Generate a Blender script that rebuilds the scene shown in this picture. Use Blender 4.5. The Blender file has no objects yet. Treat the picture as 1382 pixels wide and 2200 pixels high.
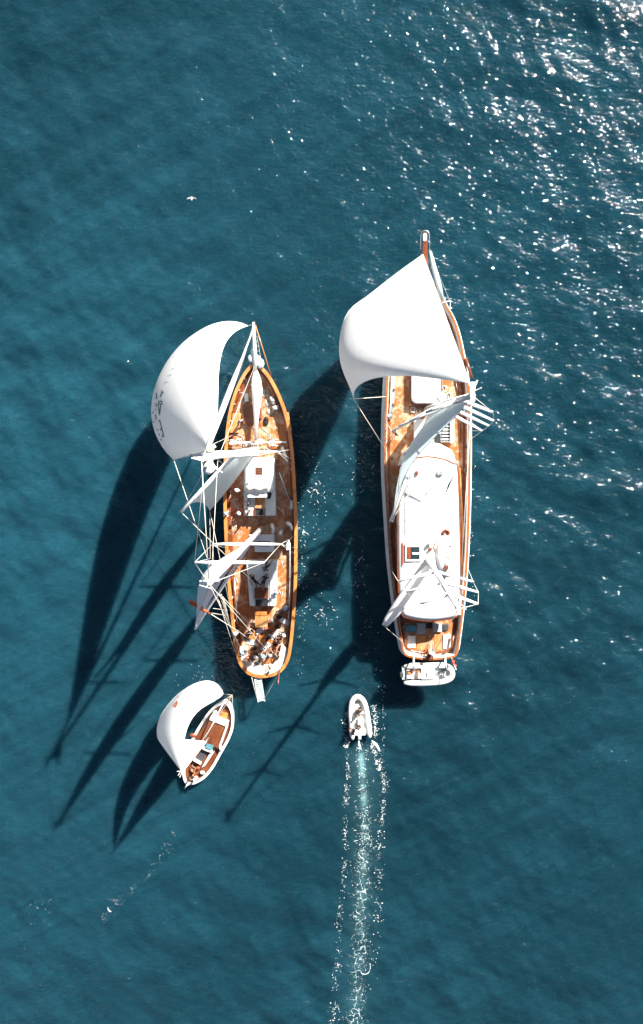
import bpy, bmesh, math, random
import numpy as np
from mathutils import Vector, Matrix
from mathutils.bvhtree import BVHTree
random.seed(7); rng = np.random.default_rng(11)
S = bpy.context.scene
COL = S.collection

# ------------------------------------------------------------------ camera
PW, PH, FPX = 1382.0, 2200.0, 1500.0
NAD = (755.0, 930.0)                      # image point straight below the drone
ZC = 66.0
_zc = -Vector((NAD[0]-PW/2, -(NAD[1]-PH/2), -FPX)).normalized()
_yc = (Vector((0, 1, 0)) - _zc*_zc.y).normalized()
_xc = _yc.cross(_zc)
ROT = Matrix((_xc, _yc, _zc))             # camera -> world
cam_d = bpy.data.cameras.new('drone_camera'); cam = bpy.data.objects.new('drone_camera', cam_d); COL.objects.link(cam)
cam_d.sensor_fit = 'VERTICAL'; cam_d.sensor_height = 24.0; cam_d.lens = FPX/PH*24.0
cam_d.clip_start = 0.5; cam_d.clip_end = 20000
cam.matrix_world = Matrix.Translation((0, 0, ZC)) @ ROT.to_4x4()
S.camera = cam

# ------------------------------------------------------------------ sun, sky, exposure
SUN_EL, SUN_AZ = math.radians(34.0), math.atan2(0.82, 0.575)     # azimuth measured from +X
SUN = Vector((math.cos(SUN_EL)*math.cos(SUN_AZ), math.cos(SUN_EL)*math.sin(SUN_AZ), math.sin(SUN_EL)))
sl = bpy.data.lights.new('sun', 'SUN'); so = bpy.data.objects.new('sun', sl); COL.objects.link(so)
sl.energy = 5.0; sl.angle = math.radians(0.53); sl.color = (1.0, 0.97, 0.91)
so.rotation_euler = (-SUN).to_track_quat('-Z', 'Y').to_euler()
wd = bpy.data.worlds.new('World'); S.world = wd; wd.use_nodes = True
nt = wd.node_tree; bg = nt.nodes['Background']
sky = nt.nodes.new('ShaderNodeTexSky'); sky.sky_type = 'NISHITA'; sky.sun_disc = False
sky.air_density = .3; sky.dust_density = 1.0; sky.ozone_density = .0; sky.sun_elevation = SUN_EL; sky.sun_rotation = math.pi/2 - SUN_AZ
nt.links.new(sky.outputs[0], bg.inputs[0]); bg.inputs[1].default_value = 0.05
S.view_settings.view_transform = 'Standard'; S.view_settings.look = 'None'
S.view_settings.exposure = 1.72; S.view_settings.gamma = 1.0
S.cycles.use_denoising = True; S.cycles.denoiser = "OPENIMAGEDENOISE"; S.cycles.denoising_input_passes = "RGB_ALBEDO_NORMAL"; S.cycles.denoising_prefilter = "ACCURATE"
S.cycles.max_bounces = 6; S.cycles.diffuse_bounces = 3; S.cycles.glossy_bounces = 3; S.cycles.transmission_bounces = 4
S.cycles.caustics_reflective = False; S.cycles.caustics_refractive = False

# ------------------------------------------------------------------ helpers
def W(px, py, z):
    """the world point at height z seen at a photograph pixel"""
    d = ROT @ Vector((px-PW/2, -(py-PH/2), -FPX))
    return Vector((0, 0, ZC)) + d*((z-ZC)/d.z)
def PX(p):
    d = ROT.transposed() @ (Vector(p)-Vector((0, 0, ZC)))
    return (PW/2 - d.x/d.z*FPX, PH/2 + d.y/d.z*FPX)
def V(t): return W(*t)
UP = Vector((0, 0, 1))

class MB:
    def __init__(s): s.v = []; s.f = []
    def add(s, vs, fs):
        o = len(s.v); s.v += [Vector(x) for x in vs]; s.f += [tuple(i+o for i in f) for f in fs]; return s
    def box(s, c, size, ax=None):
        c = Vector(c); x, y, z = [a/2 for a in size]
        ax = ax or Matrix.Identity(3)
        vs = [c + ax @ Vector((i*x, j*y, k*z)) for i in (-1, 1) for j in (-1, 1) for k in (-1, 1)]
        return s.add(vs, [(0, 1, 3, 2), (4, 6, 7, 5), (0, 4, 5, 1), (2, 3, 7, 6), (0, 2, 6, 4), (1, 5, 7, 3)])
    def tube(s, pts, rad, n=8, cap=True, flat=1.0):
        pts = [Vector(p) for p in pts]
        if not isinstance(rad, (list, tuple)): rad = [rad]*len(pts)
        loops = []; prev = None
        for i, p in enumerate(pts):
            t = (pts[min(i+1, len(pts)-1)] - pts[max(i-1, 0)]).normalized()
            a = prev - t*prev.dot(t) if prev is not None else t.cross(UP if abs(t.z) < .9 else Vector((1, 0, 0)))
            if a.length < 1e-6: a = t.orthogonal()
            a.normalize(); b = t.cross(a); prev = a
            loops.append([p + (a*math.cos(2*math.pi*k/n) + b*flat*math.sin(2*math.pi*k/n))*rad[i] for k in range(n)])
        return s.loft(loops, True, cap)
    def loft(s, loops, closed=True, cap=False):
        n = len(loops[0]); vs = [p for l in loops for p in l]; fs = []
        for i in range(len(loops)-1):
            for k in range(n if closed else n-1):
                a, b = i*n+k, i*n+(k+1) % n
                fs.append((a, b, b+n, a+n))
        if cap:
            fs.append(tuple(range(n-1, -1, -1))); m = (len(loops)-1)*n; fs.append(tuple(range(m, m+n)))
        return s.add(vs, fs)
    def prism(s, outline, z0, z1):
        n = len(outline)
        return s.loft([[Vector((p[0], p[1], z0)) for p in outline], [Vector((p[0], p[1], z1)) for p in outline]], True, True)
    def ball(s, c, r, nu=10, nv=6, sc=(1, 1, 1)):
        c = Vector(c); loops = []
        for j in range(nv+1):
            th = math.pi*(j+0.02)/(nv+0.04) if 0 < j < nv else (0.03 if j == 0 else math.pi-.03)
            loops.append([c + Vector((math.sin(th)*math.cos(2*math.pi*k/nu)*r*sc[0], math.sin(th)*math.sin(2*math.pi*k/nu)*r*sc[1], math.cos(th)*r*sc[2])) for k in range(nu)])
        return s.loft(loops, True, True)

ORG = {}
def root(name, loc, label, cat, group=None):
    o = bpy.data.objects.new(name, None); COL.objects.link(o); o.location = loc; o.empty_display_size = .3
    ORG[o] = Vector(loc); o['label'] = label; o['category'] = cat
    if group: o['group'] = group
    return o
def make(name, mb, mat, parent=None, smooth=False, bevel=0, uvs=None):
    vs = mb.v; c = sum(vs, Vector())/len(vs)
    c = Vector((c.x, c.y, min(v.z for v in vs)))
    me = bpy.data.meshes.new(name); me.from_pydata([tuple(v-c) for v in vs], [], mb.f); me.update()
    bm = bmesh.new(); bm.from_mesh(me); bmesh.ops.recalc_face_normals(bm, faces=bm.faces); bm.to_mesh(me); bm.free()
    me.materials.append(M[mat] if isinstance(mat, str) else mat)
    if smooth: me.polygons.foreach_set('use_smooth', [True]*len(me.polygons))
    o = bpy.data.objects.new(name, me); COL.objects.link(o); ORG[o] = c
    if parent: o.parent = parent; o.location = c-ORG[parent]
    else: o.location = c
    if bevel:
        m = o.modifiers.new('bevel', 'BEVEL'); m.width = bevel; m.segments = 2; m.limit_method = 'ANGLE'; m.angle_limit = math.radians(40)
    return o
def tag(o, label, cat, group=None):
    o['label'] = label; o['category'] = cat
    if group: o['group'] = group
    return o
def crom(pts, n, closed=True):
    """resample a polyline with Catmull-Rom"""
    P = np.array([tuple(p) for p in pts], float); m = len(P); out = []
    segs = m if closed else m-1
    for i in range(segs):
        ids = [(i-1) % m, i % m, (i+1) % m, (i+2) % m] if closed else [max(i-1, 0), i, i+1, min(i+2, m-1)]
        p0, p1, p2, p3 = P[ids]
        k = max(2, int(round(n/segs)))
        for j in range(k):
            t = j/k
            out.append(.5*((2*p1)+(-p0+p2)*t+(2*p0-5*p1+4*p2-p3)*t*t+(-p0+3*p1-3*p2+p3)*t**3))
    if not closed: out.append(P[-1])
    return [Vector(p) for p in out]
def inset(loop, d):
    n = len(loop); area = sum(loop[i].x*loop[(i+1) % n].y-loop[(i+1) % n].x*loop[i].y for i in range(n)); sg = 1 if area > 0 else -1
    out = []
    for i in range(n):
        t = (loop[(i+1) % n]-loop[i-1]); t.z = 0; t.normalize()
        nn = Vector((-t.y, t.x, 0))*sg
        out.append(loop[i]+nn*d)
    return out
def setz(loop, z): return [Vector((p.x, p.y, z)) for p in loop]
def pxloop(pts, z, n=0, closed=True):
    l = [W(x, y, z) for x, y in pts]
    return crom(l, n, closed) if n else l

# ------------------------------------------------------------------ materials
M = {}
def nodes(name):
    m = bpy.data.materials.new(name); m.use_nodes = True; M[name] = m
    t = m.node_tree; return m, t, t.nodes, t.links, t.nodes['Principled BSDF']
def mixc(N, L, a, b, fac, blend='MIX'):
    n = N.new('ShaderNodeMix'); n.data_type = 'RGBA'; n.blend_type = blend
    for sock, val in ((n.inputs[0], fac), (n.inputs[6], a), (n.inputs[7], b)):
        if hasattr(val, 'is_linked'): L.new(val, sock)
        else: sock.default_value = (*val, 1) if isinstance(val, tuple) and len(val) == 3 else val
    return n.outputs[2]
def noise(N, L, vec, scale, detail=4, rough=.55):
    n = N.new('ShaderNodeTexNoise'); n.inputs['Scale'].default_value = scale; n.inputs['Detail'].default_value = detail; n.inputs['Roughness'].default_value = rough
    if vec is not None: L.new(vec, n.inputs['Vector'])
    return n
def ramp(N, L, fac, a, b):
    n = N.new('ShaderNodeMapRange'); n.inputs[1].default_value = a; n.inputs[2].default_value = b; L.new(fac, n.inputs[0]); return n.outputs[0]
def mapping(N, L, vec, scale, rot=(0, 0, 0)):
    n = N.new('ShaderNodeMapping'); n.inputs['Scale'].default_value = scale; n.inputs['Rotation'].default_value = rot; L.new(vec, n.inputs[0]); return n.outputs[0]
def plain(name, col, rough=.5, var=.25, scale=3.0, metal=0.0, bump=0.0, coat=0.0):
    m, t, N, L, b = nodes(name)
    tc = N.new('ShaderNodeTexCoord'); nz = noise(N, L, tc.outputs['Object'], scale, 5)
    dark = tuple(c*(1-var) for c in col); lite = tuple(min(.95, c*(1+var*.5)) for c in col)
    L.new(mixc(N, L, dark, lite, ramp(N, L, nz.outputs[0], .3, .7)), b.inputs['Base Color'])
    b.inputs['Roughness'].default_value = rough; b.inputs['Metallic'].default_value = metal; b.inputs['Coat Weight'].default_value = coat
    if bump:
        bp = N.new('ShaderNodeBump'); bp.inputs['Strength'].default_value = bump; bp.inputs['Distance'].default_value = .02
        L.new(nz.outputs[0], bp.inputs['Height']); L.new(bp.outputs[0], b.inputs['Normal'])
    return m
def planks(name, col, bleach, wplank=.13, rough=.45, angle=0.0, caulk=.35, coat=.15, amt=.55):
    """laid teak: planks along local Y with dark caulking, tint per plank, bleached and wet patches"""
    m, t, N, L, b = nodes(name)
    tc = N.new('ShaderNodeTexCoord'); v = mapping(N, L, tc.outputs['Object'], (1, 1, 1), (0, 0, angle))
    sx = N.new('ShaderNodeSeparateXYZ'); L.new(v, sx.inputs[0])
    def mth(op, a, bb=None):
        n = N.new('ShaderNodeMath'); n.operation = op
        for s, x in ((n.inputs[0], a), (n.inputs[1], bb)):
            if x is None: continue
            if hasattr(x, 'is_linked'): L.new(x, s)
            else: s.default_value = x
        return n.outputs[0]
    q = mth('DIVIDE', sx.outputs[0], wplank); fr = mth('FRACT', q); fl = mth('FLOOR', q)
    wn = N.new('ShaderNodeTexWhiteNoise'); wn.noise_dimensions = '1D'; L.new(fl, wn.inputs['W'])
    seam = mth('GREATER_THAN', mth('ABSOLUTE', mth('SUBTRACT', fr, .5)), .42)
    grain = noise(N, L, mapping(N, L, v, (14, .8, 1)), 2.0, 6)
    big = noise(N, L, v, .9, 5, .6); spot = noise(N, L, v, 3.3, 6, .7)
    c0 = mixc(N, L, tuple(x*.6 for x in col), col, grain.outputs[0])
    c1 = mixc(N, L, c0, tuple(min(1, x*1.35) for x in col), mth('MULTIPLY', wn.outputs[0], .6))
    msk = mth('MULTIPLY', ramp(N, L, mth('ADD', mth('MULTIPLY', big.outputs[0], .6), mth('MULTIPLY', spot.outputs[0], .4)), .47, .59), amt)
    c2 = mixc(N, L, c1, bleach, msk)
    wet = noise(N, L, v, 1.7, 4, .6)
    c2 = mixc(N, L, c2, tuple(x*.35 for x in col), mth('MULTIPLY', ramp(N, L, wet.outputs[0], .58, .72), .75))
    c3 = mixc(N, L, c2, (.02, .015, .012), mth('MULTIPLY', seam, caulk))
    L.new(c3, b.inputs['Base Color'])
    b.inputs['Roughness'].default_value = rough; b.inputs['Coat Weight'].default_value = coat; b.inputs['Coat Roughness'].default_value = .15
    bp = N.new('ShaderNodeBump'); bp.inputs['Strength'].default_value = .4; bp.inputs['Distance'].default_value = .01
    L.new(mth('SUBTRACT', grain.outputs[0], seam), bp.inputs['Height']); L.new(bp.outputs[0], b.inputs['Normal'])
    return m
def cloth(name, col, trans=.35, seam=.9, ang=0.0):
    """sailcloth: diffuse and translucent, faint panel seams and creases"""
    m, t, N, L, b = nodes(name)
    tc = N.new('ShaderNodeTexCoord'); v = mapping(N, L, tc.outputs['Object'], (1, 1, 1), (0, 0, ang))
    w = N.new('ShaderNodeTexWave'); w.inputs['Scale'].default_value = seam*.16; w.inputs['Distortion'].default_value = .6; w.inputs['Detail'].default_value = 1
    L.new(v, w.inputs[0])
    line = ramp(N, L, w.outputs[1], .985, 1.0); nz = noise(N, L, v, .6, 4)
    c = mixc(N, L, tuple(x*.93 for x in col), col, nz.outputs[0]); c = mixc(N, L, c, tuple(x*.93 for x in col), line)
    L.new(c, b.inputs['Base Color']); b.inputs['Roughness'].default_value = .55
    cr = noise(N, L, mapping(N, L, v, (.5, 2.2, 1)), 1.2, 5)
    bp = N.new('ShaderNodeBump'); bp.inputs['Strength'].default_value = .25; bp.inputs['Distance'].default_value = .05
    L.new(cr.outputs[0], bp.inputs['Height']); L.new(bp.outputs[0], b.inputs['Normal'])
    tr = N.new('ShaderNodeBsdfTranslucent'); L.new(c, tr.inputs[0])
    mx = N.new('ShaderNodeMixShader'); mx.inputs[0].default_value = trans
    L.new(b.outputs[0], mx.inputs[1]); L.new(tr.outputs[0], mx.inputs[2]); L.new(mx.outputs[0], t.nodes['Material Output'].inputs[0])
    return m
planks('teak', (.38, .125, .03), (.66, .5, .36), amt=.7)
planks('teak_gold', (.5, .21, .06), (.66, .45, .26), wplank=.16, amt=.45)
planks('dark_teak', (.15, .04, .012), (.3, .12, .05), wplank=.12, amt=.25, angle=0.46)
planks('varnish', (.5, .19, .05), (.58, .3, .12), wplank=.5, caulk=0, rough=.25, coat=.6, amt=.3)
planks('red_varnish', (.32, .1, .028), (.45, .18, .06), wplank=.4, caulk=0, rough=.25, coat=.6, amt=.3)
planks('mahogany', (.17, .045, .015), (.34, .11, .04), wplank=.4, caulk=0, rough=.25, coat=.6, amt=.3)
plain('white_paint', (.8, .8, .78), .3, .06, 1.5, coat=.3)
plain('pale_paint', (.66, .72, .72), .4, .08, 1.2)
plain('hull_white', (.74, .78, .76), .25, .1, .8, coat=.4)
plain('cushion', (.8, .77, .72), .85, .1, 5, bump=.5)
plain('canvas', (.78, .74, .66), .8, .15, 2.0, bump=.6)
plain('glass_dark', (.015, .03, .035), .06, .3, 1.0)
plain('glass_blue', (.10, .26, .30), .08, .3, 1.0)
plain('black', (.012, .013, .015), .6, .3, 8)
plain('charcoal', (.04, .045, .05), .7, .3, 6)
plain('steel', (.6, .62, .62), .25, .1, 6, metal=.9)
plain('grey_metal', (.36, .4, .41), .5, .2, 6)
plain('rope', (.62, .58, .5), .85, .2, 30)
plain('rope_dark', (.28, .26, .22), .85, .2, 30)
plain('rubber_white', (.68, .68, .63), .5, .08, 4, bump=.2)
plain('orange', (.62, .13, .03), .6, .25, 4)
plain('red_brown', (.2, .045, .015), .5, .3, 6)
plain('navy', (.02, .035, .07), .8, .3, 9)
plain('light_blue', (.28, .45, .56), .85, .2, 9)
plain('white_cloth', (.74, .75, .74), .85, .12, 9)
plain('red_cloth', (.45, .05, .03), .85, .2, 9)
plain('skin', (.42, .22, .14), .55, .15, 20)
plain('tan_skin', (.3, .14, .08), .55, .15, 20)
plain('hair_dark', (.02, .014, .01), .6, .3, 30)
plain('hair_fair', (.25, .14, .05), .6, .3, 30)
plain('foam_white', (.82, .86, .85), .9, .1, 6)
plain('print_teal', (.14, .26, .28), .7, .2, 3)
plain('print_grey', (.50, .52, .53), .7, .1, 3)
plain('feather', (.75, .75, .72), .8, .15, 10)
cloth('sail', (.9, .905, .895), .48)
cloth('sail_shade_grey', (.72, .82, .83), .35, 1.3, .8)  # sailcloth with the blue grey of shade put into its colour
cloth('sail_dense', (.9, .905, .895), .15, .9, .4)
cloth('sail_main', (.9, .905, .9), .32, 1.1, .5)

# ------------------------------------------------------------------ water
waves = []
for i in range(46):
    lam = 1.1*(9.0/1.1)**(rng.random()**1.3)
    th = math.radians(58) + rng.normal()*.45
    waves.append((2*math.pi/lam*math.cos(th), 2*math.pi/lam*math.sin(th), lam, rng.random()*6.283))
_am = np.array([w[2]**1.05 for w in waves]); _k = np.array([math.hypot(w[0], w[1]) for w in waves])
_am *= .15/np.sqrt(((_am*_k)**2).sum()/2)
def wave_h(x, y):
    h = np.zeros_like(x, dtype=float)
    gust = .75+.35*np.sin(x*.061+y*.043+1.0)*np.sin(x*.037-y*.071+.4)
    for (kx, ky, lam, ph), a in zip(waves, _am): h += a*np.sin(kx*x+ky*y+ph)
    return h*gust
def axis(lo, hi, step):
    core = np.arange(lo, hi+step, step); g = step*1.35**np.arange(1, 30)
    g = np.cumsum(g); g = g[g < 9000]
    return np.concatenate([lo-g[::-1], core, core[-1]+g])
gx = axis(-44, 40, .2); gy = axis(-72, 56, .2)
X, Y = np.meshgrid(gx, gy); fade = np.clip(1-np.maximum(np.abs(X)-60, np.abs(Y)-90)/100, 0, 1)
H = wave_h(X, Y)*fade
nx, ny = len(gx), len(gy)
me = bpy.data.meshes.new('water'); me.vertices.add(nx*ny)
me.vertices.foreach_set('co', np.stack([X, Y, H], -1).astype(np.float32).ravel())
ii = (np.arange(ny-1)[:, None]*nx+np.arange(nx-1)[None, :]).ravel()
quads = np.stack([ii, ii+1, ii+nx+1, ii+nx], -1).astype(np.int32)
me.loops.add(quads.size); me.loops.foreach_set('vertex_index', quads.ravel())
me.polygons.add(len(quads)); me.polygons.foreach_set('loop_start', np.arange(0, quads.size, 4, dtype=np.int32))
me.polygons.foreach_set('use_smooth', np.ones(len(quads), dtype=bool)); me.update(calc_edges=True)
# aerated water along the wake of the speeding boat
wk = crom([W(x, y, 0) for x, y in ((773, 1592), (777, 1640), (781, 1700), (784, 1790), (782, 1850), (777, 1930), (773, 2030), (768, 2120), (762, 2230), (755, 2400))], 60, False)
wkn = np.array([(p.x, p.y) for p in wk]); arc = np.concatenate([[0], np.cumsum(np.linalg.norm(np.diff(wkn, axis=0), axis=1))])
def wake_dist(x, y):
    best = np.full(x.shape, 1e9); sa = np.zeros(x.shape); side = np.zeros(x.shape)
    for i in range(len(wkn)):
        d = np.hypot(x-wkn[i, 0], y-wkn[i, 1]); m = d < best
        best = np.where(m, d, best); sa = np.where(m, arc[i], sa); side = np.where(m, x-wkn[i, 0], side)
    return best, sa, side
aer = np.zeros_like(X); box = (X > -3) & (X < 6) & (Y < -24) & (Y > -72)
bd, sa, sd = wake_dist(X[box], Y[box])
core = np.exp(-(sd/(.22+.012*sa))**2)*np.exp(-sa/11.0)*(.65+.5*np.sin(sa*3.1+np.sin(sa*1.3)*2))
halo = .10*np.exp(-(sd/(1.5+.01*sa))**2)*np.exp(-sa/26.0)
aer[box] = np.clip(core*1.0+halo, 0, 1)*np.clip(sa/1.5, 0, 1)
lac = np.zeros_like(X); lac[box] = np.exp(-((sd+.25*np.sin(sa*1.1)+.15*np.sin(sa*2.7+1))/(.42+.006*sa))**2)*np.clip((sa-4)/6, 0, 1)*(.62+.3*np.sin(sa*.9)+.2*np.sin(sa*2.3+1))
at = me.attributes.new('lace', 'FLOAT', 'POINT'); at.data.foreach_set('value', lac.astype(np.float32).ravel())
at = me.attributes.new('aeration', 'FLOAT', 'POINT'); at.data.foreach_set('value', aer.astype(np.float32).ravel())
# backscattered sunlight painted into the water colour: paler on the left, darker elsewhere
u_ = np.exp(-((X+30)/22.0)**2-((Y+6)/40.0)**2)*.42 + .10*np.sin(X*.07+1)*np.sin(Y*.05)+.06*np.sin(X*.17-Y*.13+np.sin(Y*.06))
bsc_ = np.clip(.93+u_, .75, 1.45)
at = me.attributes.new('backscatter', 'FLOAT_COLOR', 'POINT'); at.data.foreach_set('color', np.stack([bsc_*1.06, bsc_, bsc_*.99, np.ones_like(bsc_)], -1).astype(np.float32).ravel())
m, t, N, L, b = nodes('sea_water')
geo = N.new('ShaderNodeNewGeometry'); pos = geo.outputs['Position']
a1 = N.new('ShaderNodeAttribute'); a1.attribute_name = 'aeration'; a2 = N.new('ShaderNodeAttribute'); a2.attribute_name = 'lace'
big = noise(N, L, pos, .035, 4); mid = noise(N, L, mapping(N, L, pos, (.5, 1, 1), (0, 0, .5)), 1.3, 7, .7)
c = mixc(N, L, (.0045, .0270, .0408), (.0058, .0330, .0485), ramp(N, L, big.outputs[0], .3, .7))
c = mixc(N, L, c, (.0095, .049, .068), ramp(N, L, mid.outputs[0], .54, 1.0))
fine = noise(N, L, mapping(N, L, pos, (.55, 1.5, 1), (0, 0, .5)), 2.6, 5, .7)
c = mixc(N, L, c, mixc(N, L, (.80, .83, .85), (1.17, 1.14, 1.12), ramp(N, L, fine.outputs[0], .3, .7)), 1.0, 'MULTIPLY')  # light and dark of small ripples painted into the colour
a3 = N.new('ShaderNodeAttribute'); a3.attribute_name = 'backscatter'
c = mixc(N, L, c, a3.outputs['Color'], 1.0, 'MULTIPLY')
c = mixc(N, L, c, (.13, .27, .28), a1.outputs['Fac'])
# long parallel colour bands painted in to stand for underwater light shafts
sk1 = mapping(N, L, mapping(N, L, pos, (1, 1, 1), (0, 0, math.radians(-28))), (.035, .55, 1)); shaft_band = noise(N, L, sk1, 1.0, 5, .6); where = noise(N, L, pos, .03, 2)
sf = ramp(N, L, shaft_band.outputs[0], .38, .62)
sc_ = mixc(N, L, (.84, .86, .87), (1.16, 1.14, 1.13), sf); c = mixc(N, L, c, mixc(N, L, (1, 1, 1), sc_, ramp(N, L, where.outputs[0], .2, .5)), 1.0, 'MULTIPLY')
# lacy foam left in the wake: broken cell edges
def fmath(op, x, y):
    n = N.new('ShaderNodeMath'); n.operation = op
    for sk, v_ in ((n.inputs[0], x), (n.inputs[1], y)):
        if hasattr(v_, 'is_linked'): L.new(v_, sk)
        else: sk.default_value = v_
    return n.outputs[0]
wq = noise(N, L, pos, 1.6, 3); wv = N.new('ShaderNodeVectorMath'); wv.operation = 'SCALE'; wv.inputs['Scale'].default_value = 1.1; L.new(wq.outputs['Color'], wv.inputs[0])
wa = N.new('ShaderNodeVectorMath'); wa.operation = 'ADD'; L.new(pos, wa.inputs[0]); L.new(wv.outputs[0], wa.inputs[1])
vo = N.new('ShaderNodeTexVoronoi'); vo.feature = 'DISTANCE_TO_EDGE'; vo.voronoi_dimensions = '2D'; vo.inputs['Scale'].default_value = 1.25; L.new(wa.outputs[0], vo.inputs['Vector'])
brk = noise(N, L, pos, 1.9, 4, .7)
wdt = fmath('MULTIPLY', a2.outputs['Fac'], ramp(N, L, brk.outputs[0], .40, .70))
lace = N.new('ShaderNodeMapRange'); L.new(fmath('DIVIDE', vo.outputs['Distance'], fmath('ADD', fmath('MULTIPLY', wdt, .16), .0005)), lace.inputs[0]); lace.inputs[1].default_value = 1.0; lace.inputs[2].default_value = .2
c = mixc(N, L, c, (.5, .6, .6), lace.outputs[0])
L.new(c, b.inputs['Base Color'])
b.inputs['Specular IOR Level'].default_value = 0.0; b.inputs['Roughness'].default_value = .9
b.inputs['Subsurface Weight'].default_value = 1.0; b.inputs['Subsurface Radius'].default_value = (.4, 1.0, 1.2); b.inputs['Subsurface Scale'].default_value = 1.1; b.subsurface_method = 'BURLEY'
r1 = noise(N, L, mapping(N, L, pos, (.75, 1.25, 1), (0, 0, .5)), 1.05, 2, .55); r2 = noise(N, L, mapping(N, L, pos, (.8, 1.2, 1), (0, 0, .5)), 3.4, 1, .5)
bA = N.new('ShaderNodeBump'); bA.inputs['Strength'].default_value = 1; bA.inputs['Distance'].default_value = .30
bB = N.new('ShaderNodeBump'); bB.inputs['Strength'].default_value = 1; bB.inputs['Distance'].default_value = .10
L.new(r1.outputs[0], bA.inputs['Height']); L.new(r2.outputs[0], bB.inputs['Height']); L.new(bA.outputs[0], bB.inputs['Normal'])
bS = N.new('ShaderNodeBump'); bS.inputs['Strength'].default_value = .6; bS.inputs['Distance'].default_value = .12; L.new(fmath('ADD', r1.outputs[0], fmath('MULTIPLY', r2.outputs[0], .35)), bS.inputs['Height']); L.new(bS.outputs[0], b.inputs['Normal'])
gl = N.new('ShaderNodeBsdfGlossy'); gl.inputs['Roughness'].default_value = .045; L.new(bB.outputs[0], gl.inputs['Normal'])
fr = N.new('ShaderNodeFresnel'); fr.inputs['IOR'].default_value = 1.333; L.new(bB.outputs[0], fr.inputs['Normal'])
mx = N.new('ShaderNodeMixShader'); L.new(fr.outputs[0], mx.inputs[0]); L.new(b.outputs[0], mx.inputs[1]); L.new(gl.outputs[0], mx.inputs[2]); L.new(mx.outputs[0], t.nodes['Material Output'].inputs[0])
me.materials.append(m); wo = bpy.data.objects.new('water', me); COL.objects.link(wo); wo['kind'] = 'structure'
def hz(x, y): return float(wave_h(np.array([x]), np.array([y]))[0])

# ------------------------------------------------------------------ boat building blocks
def hull_parts(rt, outline, zr, zd, hullmat, deckmat, railmat, railw=.3, bulw=.14, n=110, lower=.86, strake=None, keelz=-1.2):
    rail = pxloop(outline, zr, n)
    c = sum(rail, Vector())/len(rail)
    a = (V((*outline[0], zr))-c); a.z = 0; a.normalize(); l = Vector((-a.y, a.x, 0))
    def sc(loop, sl, sa, z): return [Vector(((c+a*(p-c).dot(a)*sa+l*(p-c).dot(l)*sl).xy.to_tuple()+(z,))) for p in loop]
    inn = inset(rail, bulw)
    hb = MB().loft([setz(rail, zr), sc(rail, 1.005, .998, zr*.62), sc(rail, .985, .985, .35), sc(rail, .95, .965, -.3), sc(rail, lower*.75, .9, keelz)], True, False)
    hb.f.append(tuple(range(4*len(rail), 5*len(rail))))
    hb.loft([setz(rail, zr), setz(inn, zr), setz(inn, zd-.05)], True, False)
    h = make('hull', hb, hullmat, rt, True)
    make('deck', MB().prism(inset(rail, bulw-.01), zd-.08, zd), deckmat, rt)
    o1 = inset(rail, -.06); i1 = inset(rail, railw-.06)
    cr = MB().loft([setz(o1, zr+.01), setz(o1, zr+.09), setz(i1, zr+.09), setz(i1, zr+.01), setz(o1, zr+.01)], True, False)
    make('cap_rail', cr, railmat, rt, False, .02)
    if strake:
        zs, wd_, mt = strake; s0 = sc(rail, 1.004, 1.0, zs); so_ = inset(s0, -wd_)
        make('rubbing_strake', MB().loft([setz(inset(s0, .1), zs), setz(so_, zs), setz(so_, zs+.16), setz(inset(s0, .1), zs+.16)], True, False), mt, rt)
    return rail, inn
def spar(rt, name, p, q, r0, r1=None, mat='white_paint', n=10):
    r1 = r1 or r0; p, q = Vector(p), Vector(q)
    return make(name, MB().tube([p, p.lerp(q, .5), q], [r0, max(r0, r1)*.98 if r1 < r0 else r0, r1], n), mat, rt, True)
def line(rt, pts, r=.028, mat='rope', name='stay'):
    return make(name, MB().tube([Vector(p) for p in pts], r, 5), mat, rt, True)
def mast(rt, base, top, levels, r=.24, mat='white_paint', forward=Vector((0, 1, 0))):
    base = Vector(base); top = Vector(top)
    m = make('mast', MB().tube([base, base.lerp(top, .6), top], [r, r*.9, r*.55], 12), mat, rt, True)
    side = forward.cross(UP).normalized(); tips = []
    for z, half, sweep in levels:
        f = (z-base.z)/(top.z-base.z); c = base.lerp(top, f); pair = []
        for s in (-1, 1):
            tip = c+side*s*half-forward*sweep; pair.append(tip)
            make('spreader', MB().tube([c, c.lerp(tip, .5), tip], [.15, .13, .08], 8, True, .6), mat, m, True)
        tips.append(pair)
    return m, tips
def shrouds(rt, top, tips, chain, r=.022):
    """top -> spreader tips -> chainplates on each side"""
    for s in (0, 1):
        pts = [Vector(top)]+[t[s] for t in reversed(tips)]+[Vector(chain[s])]
        for i in range(len(pts)-1): line(rt, [pts[i], pts[i+1]], r, 'rope', 'shroud')
def lag(P, ts):
    k = np.linspace(0, 1, len(P)); out = []
    for t_ in ts:
        w = [np.prod([(t_-k[j])/(k[i]-k[j]) for j in range(len(P)) if j != i]) for i in range(len(P))]
        out.append(sum(wi*p for wi, p in zip(w, P)))
    return out
def resample(P, ts):
    Q = crom([Vector(p) for p in P], 20*len(P), False); d = [0]
    for i in range(1, len(Q)): d.append(d[-1]+(Q[i]-Q[i-1]).length)
    out = []
    for t_ in ts:
        x = t_*d[-1]; i = next((k for k in range(1, len(Q)) if d[k] >= x-1e-9), len(Q)-1)
        out.append(Q[i-1].lerp(Q[i], min(1, max(0, (x-d[i-1])/max(1e-9, d[i]-d[i-1])))))
    return out
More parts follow.
